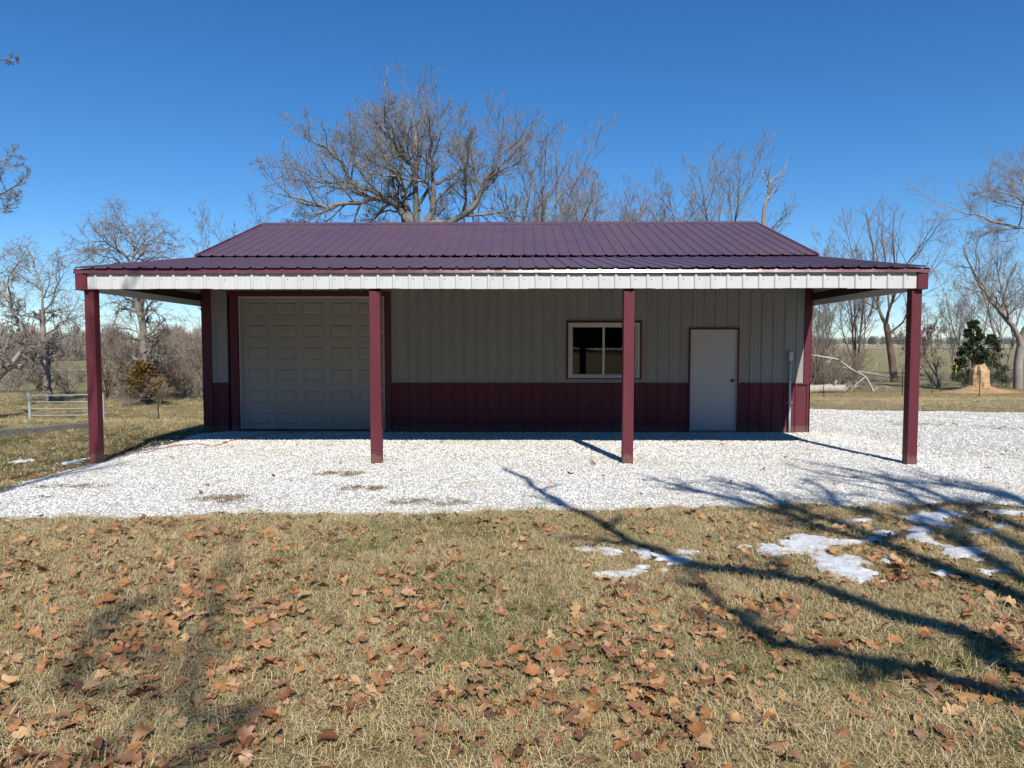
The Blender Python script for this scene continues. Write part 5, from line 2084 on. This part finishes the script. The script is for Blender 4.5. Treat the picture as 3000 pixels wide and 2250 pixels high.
wire_fence([foot(2417, 39.5), foot(2648, 39.8), foot(2735, 42), foot(2760, 45), foot(2875, 39.6)], [1.3, 1.6, 1.2, 1.1, 1.55], 'wire fence on thin steel posts across the rear right yard', (0.35, 0.7, 1.0, 1.25), 0.03, (foot(2200, 39.5), foot(3100, 39.6)))
wire_fence([foot(459, 26.5)], [1.05], 'single steel post wire fence left of the building corner', (0.3, 0.6, 0.9), 0.03, (foot(295, 26.0), foot(660, 27.0)))

gp = foot(79.5, 26)
gq = foot(296, 26)
zb = hz(*gp)
o = empty('pipe_gate', (gp[0], gp[1], zb), 'white four-rail pipe gate between two posts by the left fence', 'gate')
W = gq[0] - gp[0]
dz = hz(*gq) - zb
for dx, zz in ((0.0, 0.0), (W, dz)):
    mb = MB()
    mb.tube([(dx, 0, zz - 0.3), (dx, 0, zz + 0.5), (dx, 0, zz + 1.10)], [0.05, 0.05, 0.05], 10)
    mb.box(dx - 0.054, dx + 0.054, -0.054, 0.054, zz + 1.101, zz + 1.125, 0.008)
    link_mesh('gate_post', mb.mesh('gate_post'), M['gate_white'], o)
for k, h in enumerate((0.26, 0.52, 0.78, 1.04)):
    mb = MB()
    n = 10
    mb.tube([(0.06 + (W - 0.12) * i / n, 0, dz * i / n + h + 0.03 * i / n - 0.012 * math.sin(i / n * math.pi)) for i in range(n + 1)], [0.017] * (n + 1), 8)
    link_mesh('rail', mb.mesh('rail'), M['gate_white'], o)


# ---- weathered timbers edging the bed on the left
def timber(a, b, w, h, label, mat, seed):
    r_ = random.Random(seed)
    a, b = Vector(a), Vector(b)
    L_ = (b - a).length
    mb_ = MB()
    n_ = 8
    for i in range(n_ + 1):
        x_ = L_ * i / n_
        j = r_.uniform(-0.006, 0.006)
        for (yy, zz) in ((-w / 2, 0.012), (-w / 2 + 0.012, 0), (w / 2 - 0.012, 0), (w / 2, 0.012), (w / 2, h - 0.012), (w / 2 - 0.012, h), (-w / 2 + 0.012, h), (-w / 2, h - 0.012)):
            mb_.v.append((x_, yy + j + r_.uniform(-0.003, 0.003), zz + j * 0.7 - 0.03))
    for i in range(n_):
        for k in range(8):
            mb_.f.append((i * 8 + k, i * 8 + (k + 1) % 8, (i + 1) * 8 + (k + 1) % 8, (i + 1) * 8 + k))
    mb_.f.append(tuple(range(8))[::-1])
    mb_.f.append(tuple(n_ * 8 + k for k in range(8)))
    o_ = mb_.build('timber', mat)
    o_.location = (a.x, a.y, min(hz(a.x, a.y), hz(b.x, b.y)))
    d = b - a
    o_.rotation_euler = (0, -math.atan2(hz(b.x, b.y) - hz(a.x, a.y), L_), math.atan2(d.y, d.x))
    tag(o_, label, 'timber', 'timbers edging the bed')


g = [on_ground(*q2([(x, y)])[0], -0.02) for x, y in ((-260, 545), (150, 502), (820, 428), (990, 412))]
timber(g[0], g[1] - Vector((0.02, 0, 0)), 0.14, 0.19, 'weathered grey timber cut off by the left picture edge', M['timber'], 1)
timber(g[1], g[2] - Vector((0.02, 0, 0)), 0.14, 0.185, 'long weathered grey timber behind the leftmost porch post', M['timber'], 2)
timber(g[2], g[3], 0.14, 0.17, 'short timber with a pale cut end nearest the building', M['timber_new'], 3)

# ---- orange extension cord from the garage door to the left edge
cp = q2([(1950, 520), (1880, 535), (1810, 555), (1740, 578), (1620, 562), (1500, 568), (1390, 588), (1290, 602), (1200, 625), (1100, 630), (1000, 637), (920, 662), (830, 682), (700, 707), (600, 732), (500, 760), (420, 778), (350, 797), (250, 815), (150, 832), (40, 843), (-120, 870)])
pre = [(600 + x / 3.687, 1000 + y / 3.687) for x, y in ((1250, 972), (1000, 985), (700, 1010), (500, 1040))]
pw = []
for x_, y_ in pre + cp:
    g = on_ground(x_, y_, 0.03)
    pw.append(Vector((g.x, g.y, 0)))
sm = smooth_path(pw, 110)
sm = [Vector((p.x, p.y, float(gravel_z(np.array([p.x]), np.array([p.y]))[0]) + 0.020 + 0.006 * math.sin(i * 0.9))) for i, p in enumerate(sm)]
mb = MB()
mb.tube(sm, [0.0062] * len(sm), 6)
o = mb.build('extension_cord', M['cord'], None, True)
tag(o, 'thin orange extension cord trailing over gravel from the garage door', 'cord')
mb = MB()
g = on_ground(*q2([(1810, 553)])[0], 0.03)
k = min(range(len(sm)), key=lambda i: (sm[i] - g).length)
mb.tube([sm[k - 1] + Vector((0, 0, 0.004)), sm[k] + Vector((0, 0, 0.006)), sm[k + 1] + Vector((0, 0, 0.004))], [0.014, 0.019, 0.014], 8)
link_mesh('plug', mb.mesh('plug'), M['cord'], o, True)

# ---- dead weeds rooted in the gravel
WEED = tuft_mesh('weed', 20, 0.035, 0.004, 1.8, M['weed'], 91, 0.045)
for kx, ky, wx, wy, n, lbl in ((735, 1025, 0.36, 0.16, 60, 'brown dead weeds in gravel left of the second porch post'), (790, 1057, 0.32, 0.14, 46, 'small dead weed patch in gravel nearer the lawn, below the second post'), (480, 1080, 0.34, 0.22, 60, 'flat brown weeds at the gravel edge on the left'), (150, 1052, 0.5, 0.10, 30, 'faint dry weeds in gravel near the leftmost post'), (950, 1085, 0.6, 0.12, 50, 'dry weeds along the middle of the gravel edge'),
                               (2000, 918, 0.9, 0.35, 60, 'brown leafy weeds on gravel behind the right post'), (2190, 925, 1.0, 0.5, 90, 'larger brown weed patch on gravel at the right edge')):
    c0 = on_ground(kx * 1.3562, ky * 1.3562, 0.02)
    V, Fc = [], []
    for i in range(n // 2 + 6):
        a, q = R.uniform(0, 6.28), R.random() ** 0.6
        px_, py_ = c0.x + math.cos(a) * q * wx, c0.y + math.sin(a) * q * wy
        z_ = float(gravel_z(np.array([px_]), np.array([py_]))[0])
        s_, t_ = R.uniform(0.5, 1.1), R.uniform(0, 6.28)
        k = len(V)
        V += [(px_ + s_ * (v.co.x * math.cos(t_) - v.co.y * math.sin(t_)), py_ + s_ * (v.co.x * math.sin(t_) + v.co.y * math.cos(t_)), z_ + s_ * 0.9 * v.co.z + 0.012) for v in WEED.vertices]
        Fc += [tuple(k + i2 for i2 in p.vertices) for p in WEED.polygons]
    me = bpy.data.meshes.new('dead_weeds')
    me.from_pydata(V, [], Fc)
    tag(link_mesh('dead_weeds', me, M['weed']), lbl, 'weeds', None, 'stuff')

# ---- small things along the right fence
m_ = MB()
x_, y_ = foot(2200 + 1668 / 2.765, 46)
zb = hz(x_, y_)
for k in range(3):
    m_.box(-0.05 + 0.03 * k, 0.02 + 0.03 * k, -0.008, 0.008, 0.95 + 0.3 * k, 1.05 + 0.3 * k, 0.004)
m_.tube([(0.0, 0, 0), (0.01, 0, 0.9), (0.02, 0, 1.75)], [0.014, 0.012, 0.009], 5)
o = m_.build('marker_stake', M['yellow'])
o.location = (x_, y_, zb)
tag(o, 'thin stake with yellow ribbon left of the stump', 'stake')


# ---- distant woodland, one mass
def woods(name, rows, label, seed, mat):
    r_ = np.random.default_rng(seed)
    VV, FF, b_ = [], [], 0
    for x0, x1, y0, y1, cnt, hlo, hhi, tw_ in rows:
        xs_ = r_.uniform(x0, x1, cnt)
        ys_ = r_.uniform(y0, y1, cnt)
        hs_ = r_.uniform(hlo, hhi, cnt) * (0.7 + 0.6 * fbm(xs_ * 0.05, ys_ * 0.05, seed))
        zs_ = height(xs_, ys_)
        n_ = cnt * tw_
        k = np.repeat(np.arange(cnt), tw_)
        H = hs_[k]
        t = r_.uniform(0.02, 0.75, n_)
        w = H * 0.36 * np.sin(np.clip(t + 0.2, 0, 1) * np.pi)
        cxp = xs_[k] + r_.normal(0, 0.45, n_) * w
        cyp = ys_[k] + r_.normal(0, 0.45, n_) * w
        cz = zs_[k] + t * H
        ln_ = H * r_.uniform(0.12, 0.38, n_)
        dx = r_.normal(0, 0.35, n_) + (cxp - xs_[k]) / (H * 0.5)
        dy = r_.normal(0, 0.35, n_)
        dn = np.sqrt(dx * dx + dy * dy + 1)
        wd_ = 0.010 * H * r_.uniform(0.5, 1.6, n_)
        a = np.stack([cxp - wd_, cyp, cz], 1)
        bb = np.stack([cxp + wd_, cyp + wd_ * 0.6, cz], 1)
        c_ = np.stack([cxp + dx / dn * ln_, cyp + dy / dn * ln_, cz + ln_ / dn], 1)
        VV.append(np.stack([a, bb, c_], 1).reshape(-1, 3))
        FF.append(np.arange(n_ * 3).reshape(-1, 3) + b_)
        b_ += n_ * 3
    me_ = np_mesh(name, np.concatenate(VV), np.concatenate(FF), mat, False)
    tag(link_mesh(name, me_, None), label, 'woods', None, 'stuff')


woods('distant_woods', [(-170, -40, 138, 165, 260, 4.5, 8.5, 190), (-60, 30, 150, 190, 120, 5, 9, 120)], 'far grey wood beyond the left pasture', 95, M['far_twig'])
woods('distant_woods', [(40, 460, 420, 470, 1500, 3.5, 6, 70), (100, 330, 270, 285, 60, 2, 4, 40)], 'thin dark tree line on the right horizon', 96, M['far_dark'])
woods('distant_woods', [(-70, 70, -48, -31, 330, 8, 14, 330)], 'dense dark wood behind the camera', 97, M['wood_dense'])
